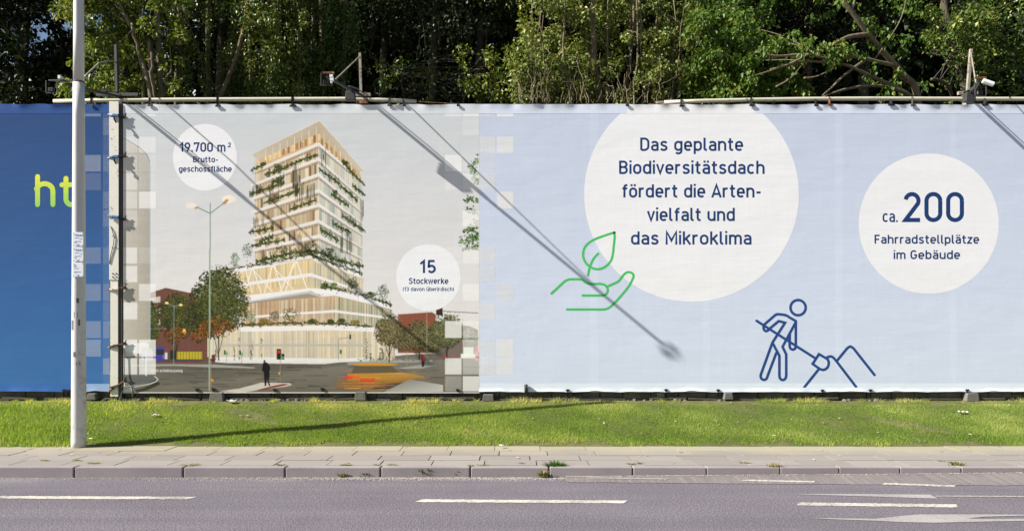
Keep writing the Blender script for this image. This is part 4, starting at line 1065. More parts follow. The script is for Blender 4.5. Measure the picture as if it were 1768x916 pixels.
# clamps
def clamp(py, kind, label):
    c = V(202, py, -.1); o = empty('tie_clamp', c, label, 'clamp', 'clamps tying the banners to the pale post')
    m = MB(); tilt = {'blue_top':-.02,'blue':.02,'blue_low':-.03,'rust':.015,'dark':.03,'loose':.09}[kind]
    a, b = V(187, py, -.02)+Vector((0,0,-tilt)), V(217, py, -.012)+Vector((0,0,tilt))
    m.tube([a, a.lerp(b,.3)+Vector((0,-.022,0)), a.lerp(b,.7)+Vector((0,-.022,0)), b], .017, 6)
    mt = M['rust'] if kind in ('rust','dark','loose') else M['black_metal']
    m.build('band', mt, o)
    m = MB(); q = a.lerp(b,.5)+Vector((0,-.04,0)); m.box(q, (.09,.022,.04), Matrix.Rotation(-tilt*3,3,'Y')); m.box(q+Vector((-.07,0,-.015)), (.05,.03,.03))
    m.build('buckle', M['blue_strap'] if 'blue' in kind else M['steel_white' if kind == 'rust' else 'timber'], o, bevel=.004)
    m = MB(); e = b+Vector((-.01,-.012,0)); m.box(e, (.05,.014,.05)); m.tube([e+Vector((0,0,.02)), e+Vector((.03,-.006,.06))], .008, 6); m.build('hook', M['black_metal'], o)
    if kind in ('blue_top','blue'):
        m = MB(); m.tube([q+Vector((-.02,-.01,-.02)), q+Vector((-.01,-.03,-.07)), q+Vector((.02,-.02,-.13))], .012, 6); m.build('loose_end', M['black_metal'], o)
    return o
clamp(200, 'blue_top', 'blue and black clamp at the very top of the pale post')
clamp(271, 'blue', 'blue clamp on the pale post level with the 19.700 disc')
clamp(375, 'blue_low', 'blue clamp on the pale post just above its loose cable')
clamp(498, 'rust', 'rusty clamp on the pale post just below the bolted plate')
clamp(596, 'dark', 'dark rusty clamp on the lower part of the pale post')
clamp(666, 'loose', 'crooked dark clamp at the foot of the pale post')
m = MB(); m.tube([V(214,600,-.02),V(215,640,-.02),V(213,672,-.04),V(205,690,-.06)], .006, 6)
m.tube([V(213,668,-.03),V(240,664,-.025),V(268,656,-.015)], .007, 6); m.tube([V(226,668,-.02),V(229,676,-.03),V(229,684,-.03)], .012, 6)
tag(m.build('loose_cable', M['cable'], None, True), 'loose grey cable dangling at the foot of the pale post', 'cable')
# hooks along the top
def hook(px, yr, drop, mat, thick):
    m = MB(); a, b = V(px, yr-4, .0), V(px, 181+drop, -.016)
    m.bar(a, b, .028*thick, .018); m.box(b+Vector((.01,-.004,-.01)), (.075*thick,.014,.03)); m.tube([a+Vector((0,.0,-.0)), a+Vector((0,.05,.02)), a+Vector((0,.07,-.06))], .008, 6)
    return m.build('banner_hook', M[mat])
for i, (px, yr, dr, mat, th) in enumerate(((157,173,0,'grey_metal',.8),(258,173,0,'grey_metal',1),(375,172,1,'black_metal',1),(505,172,1,'black_metal',1.5),(672,173,0,'grey_metal',1),(697,177,0,'black_metal',.6),(790,181,0,'black_metal',.6),(1082,181,0,'black_metal',.7),(1176,175,1,'black_metal',1),(1297,173,0,'black_metal',1.1),(1408,175,0,'black_metal',.8),(1538,176,-1,'black_metal',1.4),(1575,172,0,'grey_metal',.9),(1700,174,-1,'black_metal',1.2))):
    tag(hook(px, yr, dr, mat, th), 'small dark hook holding the banner edge to the top rail', 'hook', 'hooks along the top of the banners')
tag(hook(1432,172,-1,'rust',.9), 'single rusty orange hook on the rail right of the big disc', 'hook', 'hooks along the top of the banners')
for px, h in ((110,6),(118,5),(340,9),(368,10),(474,8),(556,11),(790,7),(980,6),(1150,7),(1240,6),(1420,5),(1503,6),(1670,6)):
    m = MB(); a, b = V(px, 676-h*.5, -.012), V(px, 684, .06); m.bar(a, b, .022, .02); m.box(a, (.05,.016,.03))
    tag(m.build('edge_clip', M['black_metal']), 'small dark clip tying down the bottom edge of the banner', 'clip', 'clips along the bottom of the banners')
m = MB(); m.tube([V(908,663,-.04), V(908.5,677,-.04)], .03, 8); tag(m.build('pipe_stub', M['box_grey'], None, True), 'short dark pipe stub at the bottom edge of the pale banner', 'pipe')

# ------------------------------------------------------------------ floodlights on arms
def flood(bx, by, mast, cross, L, swing, drop, box, lamp, label):
    base = V(bx, by, .02); o = empty('floodlight', base, label, 'floodlight', 'floodlights on arms above the banners')
    m = MB(); m.bar(V(*mast[1], .05), V(*mast[0], .05), .045 if not lamp == 'left' else .06, .04); m.build('mast', M['mast'] if lamp != 'left' else M['grey_metal'], o)
    m = MB(); m.bar(V(*cross[0], .02), V(*cross[1], .02), .05, .05); m.build('crossbar', M['mast'] if lamp != 'left' else M['grey_metal'], o)
    tip = base+Vector((swing, -L, -drop)); d = tip-base; dn = d.normalized()
    m = MB(); m.bar(base-dn*.1, tip, .034, .036); m.build('arm', M['grey_metal'], o)
    m = MB(); mt = V(*mast[0], .05)+Vector((0,0,-.05)); at = base+d*.78+Vector((0,0,.03))
    if lamp == 'left':
        mt = V(202,108,.05); mid = (mt+at)/2+Vector((0,0,.16)); m.tube([mt, mt.lerp(mid,.5)+Vector((0,0,.03)), mid, mid.lerp(at,.6)+Vector((0,0,.03)), at], .012, 6)
    else: m.tube([mt, at], .011, 6)
    m.build('guy_rod', M['mast'], o, True)
    m = MB(); p = base+Vector((0,-.03,.05)); q = base+d*.42+Vector((0,0,.055)); m.tube([p, p.lerp(q,.5)+Vector((.012,0,.005)), q+Vector((0,0,-.02))], .010, 6); m.tube([base+d*.1+Vector((.025,0,-.02)), base+d*.5+Vector((.025,0,-.03)), tip+Vector((.02,0,-.02))], .005, 6); m.build('cable', M['cable'], o, True)
    if box:
        c = base+d*.32+Vector((-.03,0,-.085)); bm = []
        for sx, wz in ((1, .0),): pass
        m = MB(); h = .15
        for z_, wx in ((h/2, .052), (h*.28, .068), (-h/2, .08)):
            for x_, y_ in ((-1,-1),(1,-1),(1,1),(-1,1)): m.v.append(tuple(c+Vector((x_*wx, y_*(.035+wx*.3), z_))))
        for k in range(2):
            for j in range(4): m.f.append((4*k+(j+1)%4, 4*k+j, 4*k+4+j, 4*k+4+(j+1)%4))
        m.f += [(0,1,2,3), (11,10,9,8)]
        m.build('ballast_box', M['box_grey'], o, bevel=.006)
        m = MB(); m.box(c+Vector((0,0,h/2+.012)), (.125,.11,.022)); m.bar(c+Vector((.02,.0,h/2)), c+Vector((.03,.0,h/2+.03)), .03,.03); m.build('box_lid', M['black_metal'], o, bevel=.004)
    hang = empty  # lamp head, faces back to the banner
    s = 1 if lamp != 'left' else 0
    T = tip+dn*.02
    m = MB()
    if lamp == 'left': m.bar(T+Vector((-.24,0,.05)), T+Vector((.10,0,.05)), .02,.02)
    else: m.box(T+Vector((.03,0,.05)), (.17,.018,.03))
    m.build('head_bar', M['rust'] if lamp != 'left' else M['grey_metal'], o, bevel=.003)
    off = {'middle':Vector((.0,0,0)), 'right':Vector((.03,0,-.08)), 'left':Vector((-.20,0,0))}[lamp]
    T2 = T+off
    m = MB()
    for sx in (-1, 1): m.bar(T2+Vector((sx*.08,0,.05)), T2+Vector((sx*.08,0,-.13)), .010,.010)
    m.bar(T2+Vector((-.08,0,-.13)), T2+Vector((.08,0,-.13)), .010,.010); m.build('bracket', M['grey_metal'], o)
    c = T2+Vector((-.01,.01,-.085)); rot = Matrix.Rotation(R(-12),3,'X')
    m = MB()
    ring = []
    for y_, wx, wz in ((-.016,.03,.02),(-.004,.042,.030),(.009,.045,.036)):
        for x_, z_ in ((-1,-1),(1,-1),(1,1),(-1,1)): m.v.append(tuple(c+rot@Vector((x_*wx, y_, z_*wz))))
    for k in range(2):
        for j in range(4): m.f.append((4*k+j, 4*k+(j+1)%4, 4*k+4+(j+1)%4, 4*k+4+j))
    m.f += [(3,2,1,0)]
    for fz in (-.03, 0, .03): m.box(c+rot@Vector((0,-.022,fz*.7)), (.07,.010,.005), rot)
    m.build('lamp_housing', M['black_metal'] if lamp != 'left' else M['box_grey'], o)
    m = MB(); m.box(c+rot@Vector((0,.011,0)), (.082,.004,.066), rot); m.build('lamp_glass', M['glass'], o)
    m = MB(); w0 = T+Vector((.075,-.01,.0)) if lamp == 'middle' else (T+Vector((.13,-.02,-.03)) if lamp == 'right' else T+Vector((-.07,-.01,.09)))
    if lamp == 'left': m.box(w0, (.04,.05,.05))
    elif lamp == 'right': m.tube([w0+Vector((-.08,0,.03)), w0+Vector((.06,-.02,-.03))], .035, 10)
    else: m.box(w0, (.05,.022,.04)); m.box(w0+Vector((.008,0,-.05)), (.055,.02,.045)); m.box(w0+Vector((0,.004,-.09)), (.03,.016,.03))
    m.build('terminal_box', M['white_plastic'], o, bevel=.004)
    return o
flood(627, 166, ((621.5,92),(623.5,166)), ((600,164),(640,163.5)), 1.4, -.24, .17, True, 'middle', 'rusty floodlight with a grey ballast box on an arm above the picture banner')
flood(206, 167, ((200.5,78),(202.5,170)), ((167,163.5),(239,163.5)), 1.4, -.02, .27, False, 'left', 'dark floodlight on an arm behind the lamp post, with no ballast box')
flood(1671, 166, ((1676.5,85),(1670,165)), ((1654,161),(1671,160)), 1.4, -.72, .24, True, 'right', 'floodlight with white tube and dark box above the 200 disc')
m = MB(); p = V(628,176,-.01); m.box(p, (.14,.06,.06)); tag(m.build('rail_bracket', M['rust']), 'rusty orange bracket under the middle floodlight', 'bracket')

# ------------------------------------------------------------------ lamp post
YL = -2.08; ZL = .12; sL = FPX/(D+YL)
lx = (136-CX)/sL
lamp = empty('lamp_post', (lx, YL, ZL), 'tall pale grey round lamp post with number plates at the lawn edge', 'lamp post')
def lz(py): return CAMZ-(py-HOR)/sL
def lr(py): return (11.4-(700-py)/700*3.2)/sL
def lpole():
    t = NT('lamp_post_paint')
    s = t.n('SeparateXYZ'); t.l(t.tc, s.inputs[0])
    g = t.noise(7, 6, .7); f = t.noise(22, 5, .75); st = t.noise(1, 4, .6, stretch=(28, 28, 3))
    c = t.mix(t.math('MULTIPLY', t.ramp(st, .5, .75), .3), (.60,.585,.545), (.42,.40,.36))
    low = t.math('SUBTRACT', 1, t.ramp(s.outputs[2], .0, 1))
    lowm = t.n('MapRange'); t.l(s.outputs[2], lowm.inputs[0]); lowm.inputs[1].default_value = 2.6; lowm.inputs[2].default_value = 1.0
    dirt = t.math('MULTIPLY', t.ramp(g, .52, .64), t.math('MULTIPLY', lowm.outputs[0], .5))
    c = t.mix(dirt, c, (.26,.235,.19))
    blk = t.math('MULTIPLY', t.ramp(f, .66, .70), lowm.outputs[0])
    c = t.mix(blk, c, (.07,.06,.05))
    return t.fin(c, .55, t.bump(f, .12, .004), spec=.3)
MP = lpole()
m = MB(); ps = [780,760,600,480,380,300,200,141.5]
m.tube([(lx+(142-700+700)*0, YL, lz(p)) for p in ps], [lr(p)+.001 for p in ps], 40); m.build('lower_shaft', MP, lamp, True)
m = MB(); ps = [142,60,0,-2]; m.tube([(lx, YL, lz(p)) for p in ps], [lr(p)-.0015 for p in ps], 40); m.build('upper_shaft', MP, lamp, True)
m = MB(); m.tube([(lx, YL, lz(143.2)), (lx, YL, lz(141.0))], [lr(141)+.0025]*2, 40); m.build('collar', M['grey_metal'], lamp, True)
m = MB(); m.tube([(lx, YL, lz(-2)), (lx, YL, lz(-5)), (lx, YL, lz(-8))], [lr(0)+.004, lr(0)-.01, .02], 32); m.build('cap', M['grey_metal'], lamp, True)
zp = Z(60,170,3.27)
PL = NT('enamel_plate').fin((.74,.76,.78), .35)
INK = NT('plate_ink').fin((.04,.09,.30), .6); INKL = NT('plate_pale_ink').fin((.25,.5,.72), .6); INKK = NT('plate_black_ink').fin((.05,.05,.06), .6)
def plate(y0, y1, rows):
    yy = YL-lr(440)-.016; k = FPX/(D+yy); Q = lambda x, y, d=0: ((x-CX)/k, yy-d, CAMZ-(y-HOR)/k)
    m = MB(); a, b = Q(125.2, y1), Q(144.2, y0); m.box(((a[0]+b[0])/2, yy+.004, (a[2]+b[2])/2), (b[0]-a[0], .008, b[2]-a[2]-.004))
    pl = m.build('number_plate', PL, lamp, bevel=.004)
    def glyphs(s, x0, x1, base, cap, wt, mat):
        mm = MB(); wsum = sum(GL[c][0] for c in s)+.12*(len(s)-1); kk = (x1-x0)/(wsum*cap); x = x0
        for c in s:
            for j, stk in enumerate(GL[c][1]):
                for (u0,v0),(u1,v1) in zip(stk[:-1], stk[1:]):
                    p, q = Vector(Q(x+u0*cap*kk, base-v0*cap, .0015)), Vector(Q(x+u1*cap*kk, base-v1*cap, .0015))
                    dd = q-p
                    if dd.length < 1e-6: continue
                    nn = Vector((-dd.z,0,dd.x)).normalized()*wt/2/k; n0 = len(mm.v)
                    mm.v += [tuple(p+nn),tuple(p-nn),tuple(q-nn),tuple(q+nn)]; mm.f.append((n0,n0+1,n0+2,n0+3))
            x += (GL[c][0]+.12)*cap*kk
        mm.build('plate_text', mat, pl)
    for r in rows: glyphs(*r)
    m = MB()
    for x in (126.6, 142.8):
        for y in (y0+1.4, y1-1.4): p = Vector(Q(x, y)); m.tube([p, p+Vector((0,-.004,0))], .005, 6)
    m.build('rivet', M['black_metal'], pl)
    m = MB()
    for x0_, y0_, x1_, y1_ in ((127.5,y0+4.5,131,y0+4.5),(128.5,y0+9.5,135,y0+9.5),(129,y0+15.5,139,y0+15.5)):
        m.bar(Q(x0_,y0_,.001), Q(x1_,y1_,.001), .006, .002)
    m.build('plate_line', INKL, pl)
plate(400.5, 425, (('9660',131,143,408,4.0,.6,INK),('88',137,142,413.5,3,.4,INKL),('15',128,132,420,3,.38,INKK),('18',132,137,424,2.6,.45,INKK)))
plate(426, 452, (('9661',131,143,433.5,4.0,.6,INK),('00',137,142,439.5,3,.4,INKL),('12',128,132,446,3,.38,INKK),('18',132,137,450.6,2.6,.45,INKK)))
plate(453, 478, (('D',127.5,131.5,461.5,5,.7,INKL),('08',127.5,132.5,471,3,.4,INKL),('18',132,137,476.6,2.6,.45,INKK)))
for a, y in ((200,538),(215,556),(150,570),(140,600),(165,615),(120,560)):
    r_ = lr(y)+.004; t0 = R(180+a-90); px_ = lx+math.cos(t0)*r_*0
MGLUE = painted('torn_poster_glue', (.16,.14,.11), 0, .9, .8, scale=30)
for k_, (px, py, w_, h_) in enumerate(((140,519,4,8),(131,561,4,16),(142,556,3,10),(137,545,6,10),(141,628,6,4),(135,611,4,10))):
    dx = (px-136)/sL; r_ = lr(py)+.0025; yy = YL-math.sqrt(max(1e-5, r_*r_-dx*dx)); ang = math.atan2(dx, -(yy-YL))
    for j in range(3):
        pass
    m = MB(); n0 = 0; hw = w_/2/sL
    for sx in (-1, 1):
        a2 = ang+sx*hw/r_
        for sz in (-1, 1): m.v.append((lx+math.sin(a2)*r_*1.003, YL-math.cos(a2)*r_*1.003, lz(py)+sz*h_/2/sL+random.uniform(-.01,.01)))
    m.f.append((n0, n0+2, n0+3, n0+1))
    m.build('poster_scrap', MGLUE, lamp)

# ------------------------------------------------------------------ low base under the banners
def base_wall():
    t = NT('mossy_base')
    g = t.noise(2.5, 6, .7); f = t.noise(25, 5, .7); s = t.noise(1, 4, .6, stretch=(1.5,1,18))
    c = t.mix(t.ramp(g, .35, .65), (.085,.078,.058), (.20,.185,.15)); c = t.mix(t.math('MULTIPLY', t.ramp(s, .5, .62), .5), c, (.035,.032,.028))
    c = t.mix(t.math('MULTIPLY', t.ramp(f, .55, .7), .5), c, (.09,.10,.035))
    return t.fin(c, .95, t.bump(f, .6, .012))
MBASE = base_wall()
m = MB(); x = -14.0
while x < 14:
    l = random.uniform(.35,.5); m.box((x+l/2, .16+random.uniform(-.008,.008), Z_B+.085), (l-.012, .12, .17+random.uniform(-.01,.01))); x += l
tag(m.build('base_wall', MBASE, bevel=.008), 'low dark mossy block course along the foot of the banners', 'low wall')
m = MB()
for i in range(40):
    x = -13+i*.66+random.uniform(-.1,.1); m.bar((x, .03+random.uniform(-.015,.02), Z_B+.03+random.uniform(-.02,.02)), (x+random.uniform(.4,.9), .03+random.uniform(-.015,.02), Z_B+.03+random.uniform(-.02,.02)), random.uniform(.02,.05), random.uniform(.02,.04))
tag(m.build('rotten_boards', M['timber']), 'broken rotten boards lying along the foot of the banners', 'boards')
BLK = [(375,684,22,14,'pale grey support block under the picture banner below the printed street lamp'),(623,682,18,13,'whitish support block under the picture banner left of the printed taxi'),(843,685,18,10,'grey support block under the seam of the picture and pale areas'),(1257,682,14,10,'pale support block below the banner right of the leaf hand'),(1677,684,20,12,'pale support block below the banner at far right'),(160,683,14,9,'brown grey support block beside the lamp post')]
for px, py, wd, h, lb in BLK:
    c = V(px, py, -.02); m = MB(); hw = wd/2/S0
    for z_, k in ((-h/2/S0-.02, 1.12), (h/2/S0, .95)):
        for x_, y_ in ((-1,-1),(1,-1),(1,1),(-1,1)): m.v.append((c.x+x_*hw*k, c.y+.02+y_*.07, c.z+z_))
    m.f = [(3,2,1,0),(4,5,6,7),(0,1,5,4),(1,2,6,5),(2,3,7,6),(3,0,4,7)]
    tag(m.build('support_block', M['concrete'] , bevel=.01), lb, 'block', 'support blocks under the banners')
vs, lp = [], []
for i in range(150):
    x = rng.uniform(-8.6, 8.6); 
    if rng.random() < .8: x = rng.choice([-4.2,-3.4,2.6,5.7,-6.4,-1.2])+rng.normal(0,.5)
    y = rng.uniform(-.05,.12); s = rng.uniform(.012,.05); n = len(vs); z = verge_z(y)+s*.3
    pts = [(x+s*rng.uniform(.6,1.2)*math.cos(a), y+s*rng.uniform(.6,1.2)*math.sin(a), z-s*.4) for a in np.arange(5)*1.2566]
    pts += [(x+s*.6*math.cos(a+.5), y+s*.6*math.sin(a+.5), z+s*rng.uniform(.4,.7)) for a in np.arange(5)*1.2566]
    vs.extend(pts)
    for k in range(5): lp.extend([n+k, n+(k+1)%5, n+5+k, n+(k+1)%5, n+5+(k+1)%5, n+5+k])
    lp.extend([n+5,n+6,n+7, n+5,n+7,n+8, n+5,n+8,n+9])
tag(link('rubble', mesh_np('rubble', vs, 3, lp), M['stone']), 'small stones and rubble strewn along the foot of the banners', 'rubble', kind='stuff')
# ------------------------------------------------------------------ trees behind the banners
def leaf_cloud(name, mat, parent, clumps, size, droop=.4, seed=0, aspect=.62):
    """clumps: (centre, radius xyz, count)"""
    r = np.random.default_rng(seed); P, O, S, T = [], [], [], []
    for c, rad, n, tb in clumps:
        q = r.normal(0, 1, (n, 3)); q /= np.maximum(1e-6, np.linalg.norm(q, axis=1))[:,None]; q *= (r.random(n)**.45)[:,None]
        P.append(np.asarray(c)+q*np.asarray(rad)); O.append(q); S.append(np.full(n, 1.0)); T.append(np.clip(r.normal(tb, .2, n), 0, 1))
    P = np.concatenate(P); O = np.concatenate(O); T = np.concatenate(T); n = len(P)
    d = O*.6+r.normal(0, .7, (n, 3)); d[:,2] -= droop*1.2; d /= np.linalg.norm(d, axis=1)[:,None]      # leaf axis
    up = r.normal(0, .55, (n, 3))+np.array([0,-.35,.8]); s = np.cross(d, up); s /= np.maximum(1e-6, np.linalg.norm(s, axis=1))[:,None]
    nr = np.cross(s, d); L = size*r.uniform(.6, 1.35, n)[:,None]; Wd = L*aspect*.5
    v = np.zeros((n, 5, 3)); v[:,0] = P; v[:,1] = P+d*L*.42+s*Wd+nr*L*.10; v[:,2] = P+d*L; v[:,3] = P+d*L*.42-s*Wd+nr*L*.10
    # two tris folded on the midrib
    vv = v[:,:4].reshape(-1, 3); i = np.arange(n)*4
    lp = np.stack([i, i+2, i+1, i, i+3, i+2], 1).ravel()
    return link(name, mesh_np(name, vv, 3, lp, np.repeat(T, 4)), M[mat], parent)
def limb(p, q, bow, n=6):
    p, q = Vector(p), Vector(q); b = Vector(bow)
    return [p.lerp(q, i/n)+b*math.sin(math.pi*i/n)+Vector((random.uniform(-1,1),random.uniform(-1,1),0))*.03*(0 < i < n) for i in range(n+1)]
def make_tree(x, y, label, mat, bark, stems, clumps, size, droop=.4, group='trees behind the banners', seed=0, name='tree', twigs=40):
    o = empty(name, (x, y, .56), label, 'tree', group)
    m = MB(); ends = []
    for st_ in stems:
        pts, r0, r1 = st_; n = len(pts)
        m.tube(pts, [r0+(r1-r0)*(i/(n-1))**.8 for i in range(n)], 8); ends += [Vector(p) for p in pts[n//3:]]
    for _ in range(twigs):
        if not ends: break
        p = random.choice(ends); c = random.choice(clumps); q = Vector(c[0])
        if (q-p).length > 2.6: continue
        b = limb(p, q, (0, 0, random.uniform(-.1,.25)), 4); m.tube(b, [.010,.008,.006,.005,.003], 5)
    m.build('trunk', M[bark], o, True)
    leaf_cloud('crown', mat, o, clumps, size, droop, seed)
    return o
U = random.uniform
def cl_region(px0, px1, py0, py1, y0, y1, n, rad, cnt, tb=.4, keep=None):
    """clumps scattered through a box of the air given by where it is seen; real positions in metres"""
    out = []
    for _ in range(n):
        y = U(y0, y1); p = V(U(px0, px1), U(py0, py1), y)
        if keep is not None and not keep(p): continue
        k = U(.6, 1.3); out.append((tuple(p), (rad*k, rad*k*.8, rad*k*.85), int(cnt*k*k), tb+U(-.12,.12)))
    return out
def canopy(x0, x1, y0, y1, z0, z1, n, rad=.75, cnt=120):
    return [((U(x0,x1), U(y0,y1), U(z0,z1)), (rad, rad, rad*.7), cnt, .35) for _ in range(n)]
def stem(px, py, y, px2, py2, y2, r0, r1, bow=0.0, foot=True):
    a, b = V(px, py, y), V(px2, py2, y2); pts = limb(a, b, (bow, 0, 0), 7)
    if foot: pts = [Vector((a.x+U(-.1,.1), y, .5)), Vector((a.x, y, a.z*.6))] + pts
    return (pts, r0, r1)

# maple at the left with forking pale stems
make_tree(V(262,170,2.2).x, 2.2, 'many stemmed tree with light leaves and forking trunk above the pale post', 'leaf_maple', 'bark_pale',
    [stem(262,170,1.02,190,-30,1.25,0.052,0.028,.1), stem(262,168,1.08,246,20,1.10,0.042,0.028,.05), stem(280,170,1.26,268,-40,1.15,0.059,0.042), stem(283,150,1.26,296,120,1.00,0.035,0.017), stem(270,175,1.02,262,90,0.85,0.035,0.021,-.05), stem(248,120,1.08,228,40,0.95,0.035,0.021)],
    cl_region(140,232,-60,110,.9,2.6,66,.20,100,.5)+cl_region(100,180,-80,20,.8,2.2,40,.2,60,.55)+cl_region(145,250,125,175,.8,2.2,26,.15,42,.45)+cl_region(222,320,-60,60,.8,2.2,44,.15,56,.5)+cl_region(225,310,60,150,.7,1.6,12,.11,30,.5)+cl_region(230,300,120,175,1.5,2.4,16,.13,30,.5)+cl_region(110,150,140,180,.9,1.5,10,.14,36,.5)+canopy(-9.5,-5.5,3.2,5.5,9.2,12.5,60), .085, .55, seed=1, twigs=14)
# dark tree at far left
make_tree(V(40,170,5).x, 5, 'dark tree at the far left edge behind the blue banner', 'leaf_shade', 'bark_dark',
    [stem(30,170,5,50,-60,5,.16,.1), stem(112,120,5.5,98,-10,5.4,.03,.01,foot=False)],
    cl_region(-120,62,-60,175,4.0,6.0,120,.4,90,.35)+cl_region(60,150,75,180,4.5,6.5,60,.38,90,.3)+cl_region(60,160,-60,12,4.5,6,40,.3,70,.35)+cl_region(88,112,0,75,5.2,5.6,10,.12,24,.3)+canopy(-16,-8,3.5,7,9.5,13,70), .12, .3, seed=2)
# ivy clad trunks
def ivy_tree(pxs, y, label, mat, seed, cnt=50, tb=.45, bark='bark_pale', extra=(), lo=178):
    stems, cls = list(extra), []
    for px, lean, rad, n in pxs:
        a, b = V(px, lo, y), V(px+lean, -90, y+.2)
        stems.append((limb(Vector((a.x, y, .5)), b, (U(-.1,.1),0,0), 8), .07, .04))
        for k in range(n):
            t = U(0, 1); p = a.lerp(b, t); r = rad*U(.6,1.25)
            cls.append(((p.x+U(-rad,rad)*1.1, y-U(.05,.5), p.z+U(-.1,.1)), (r*.55, r*.5, r*1.0), int(cnt*1.7*U(.6,1.3)), tb+U(-.15,.12)))
    x0 = V(pxs[0][0], 100, y).x
    cls += canopy(x0-1, x0+3.2, y+1.2, y+3.2, 9.4, 13, 50)
    return make_tree(V(pxs[0][0],170,y).x, y, label, mat, bark, stems, cls, .062, 1.0, seed=seed, twigs=10)
ivy_tree([(318,-8,.22,24),(352,6,.25,30),(300,10,.16,14)], 2.8, 'ivy covered tree just right of the forked pale trunk', 'leaf_ivy', 3, extra=[stem(378,170,2.3,430,-10,2.4,.05,.03,.12), stem(355,170,2.4,356,125,2.4,.02,.015)])
ivy_tree([(412,10,.28,36),(440,-14,.25,26)], 3.0, 'ivy covered tree leaning slightly right, left of the middle floodlight', 'leaf_ivy', 4, tb=.4)
ivy_tree([(478,-22,.34,60),(505,10,.3,44),(462,0,.26,30)], 2.6, 'tall ivy column with bright glossy leaves beside the middle floodlight', 'leaf_ivy', 5, 60, .55)
ivy_tree([(560,-6,.34,50),(590,8,.3,34),(536,6,.24,24)], 3.2, 'dense dark green ivy column directly behind the middle floodlight', 'leaf_ivy', 6, 60, .35)
# recess, its deep shade also put into the near-black leaf colour
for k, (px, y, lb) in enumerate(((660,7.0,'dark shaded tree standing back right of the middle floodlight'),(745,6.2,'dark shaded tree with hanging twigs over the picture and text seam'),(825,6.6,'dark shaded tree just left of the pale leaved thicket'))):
    make_tree(V(px,170,y).x, y, lb, 'leaf_shade', 'bark_dark', [stem(px,170,y,px+10,-60,y,.12,.08), stem(px-20,100,y-1,px-18,20,y-1,.02,.01,foot=False), stem(px+14,80,y-1.2,px+13,30,y-1.2,.015,.01,foot=False)],
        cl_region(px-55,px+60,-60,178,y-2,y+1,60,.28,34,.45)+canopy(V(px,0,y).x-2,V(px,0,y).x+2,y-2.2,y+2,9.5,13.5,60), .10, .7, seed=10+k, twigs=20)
make_tree(V(800,170,3.6).x, 3.6, 'low twiggy shrub top with a few lit leaves near the dark recess', 'leaf_ivy', 'bark_dark', [stem(800,178,3.6,812,120,3.5,.03,.01), stem(700,178,3.9,690,120,3.8,.03,.01)],
    cl_region(790,880,90,178,2.8,3.8,26,.17,40,.55)+cl_region(655,780,100,178,3.2,4.2,22,.16,22,.5), .085, .5, seed=14)
# pale thicket in the middle
ts = []
for px, l, r_ in ((1015,3,.05),(1037,-6,.10),(1075,18,.045),(1082,20,.04),(1095,0,.03),(985,-8,.04),(1110,-10,.04),(1140,6,.03),(1158,-4,.025),(1050,8,.035),(945,-10,.03),(905,6,.02)):
    ts.append(stem(px, 178, U(1.2,2.2), px+l, -60, U(1.2,2.2), r_*.62, r_*.4, U(-.12,.12)))
for _ in range(70):
    px = U(895,1170); ts.append(stem(px, 178, U(.8,1.6), px+U(-12,14), U(90,160), U(.8,1.8), .008, .004, U(-.05,.05), foot=False))
for _ in range(26):
    px, py = U(900,1230), U(40,165); ts.append(stem(px, py, U(.9,1.6), px+U(-45,45), py+U(-25,18), U(.9,1.8), .007, .004, 0, foot=False))
make_tree(V(1040,170,2.8).x, 2.8, 'pale leaved many stemmed thicket tree left of and above the big white disc', 'leaf_pale', 'bark_pale', ts,
    cl_region(905,1080,-60,80,1.2,3.2,96,.2,92,.55)+cl_region(880,1010,80,178,1.1,2.8,70,.19,86,.5)+cl_region(1000,1200,60,178,1.1,3.0,76,.17,76,.5)+cl_region(1090,1210,-40,70,1.4,3.2,44,.17,66,.45)+canopy(-.5,4.5,3.6,6,9.4,13,80), .075, .45, seed=20, twigs=30)
# bright leaved tree with the leaning trunk, arching branches to the left
def arch(pts, r0, r1):
    P = [V(*p) for p in pts]; out = []
    for i in range(len(P)-1):
        a = P[max(i-1,0)]; b = P[i]; c = P[i+1]; d = P[min(i+2,len(P)-1)]
        for j in range(4):
            t = j/4; out.append(.5*((2*b)+(c-a)*t+(2*a-5*b+4*c-d)*t*t+(3*b-a-3*c+d)*t**3))
    return (out+[P[-1]], r0, r1)
be = [arch([(1592,300,1.19),(1584,165,1.19),(1560,130,1.12),(1530,95,1.05),(1498,58,0.91),(1470,20,0.77),(1440,-15,0.70),(1400,-60,0.63)], .070, .032),
      arch([(1545,113,1.05),(1520,108,0.91),(1475,98,0.77),(1430,102,0.63),(1395,94,0.56),(1340,97,0.49),(1305,90,0.45)], .04, .016),
      arch([(1498,60,0.91),(1465,64,0.77),(1440,76,0.63),(1400,92,0.49),(1360,112,0.45),(1290,135,0.45)], .045, .012),
      arch([(1570,165,1.19),(1550,152,1.05),(1500,130,0.77),(1460,112,0.63),(1420,107,0.56),(1385,107,0.49),(1330,120,0.45)], .042, .015),
      arch([(1580,170,1.12),(1550,155,0.91),(1510,148,0.77),(1470,152,0.63),(1440,160,0.56),(1420,168,0.56)], .04, .015),
      arch([(1492,105,0.77),(1460,128,0.63),(1435,152,0.56),(1420,165,0.49)], .03, .012),
      arch([(1388,135,0.70),(1410,132,0.70),(1440,118,0.70)], .018, .008), arch([(1340,150,0.56),(1365,135,0.56),(1388,108,0.56)], .02, .008),
      arch([(1470,20,0.77),(1478,-10,0.84),(1482,-50,0.91)], .02, .01), arch([(1512,100,0.91),(1540,60,0.98),(1560,20,1.05),(1570,-40,1.12)], .014, .007)]
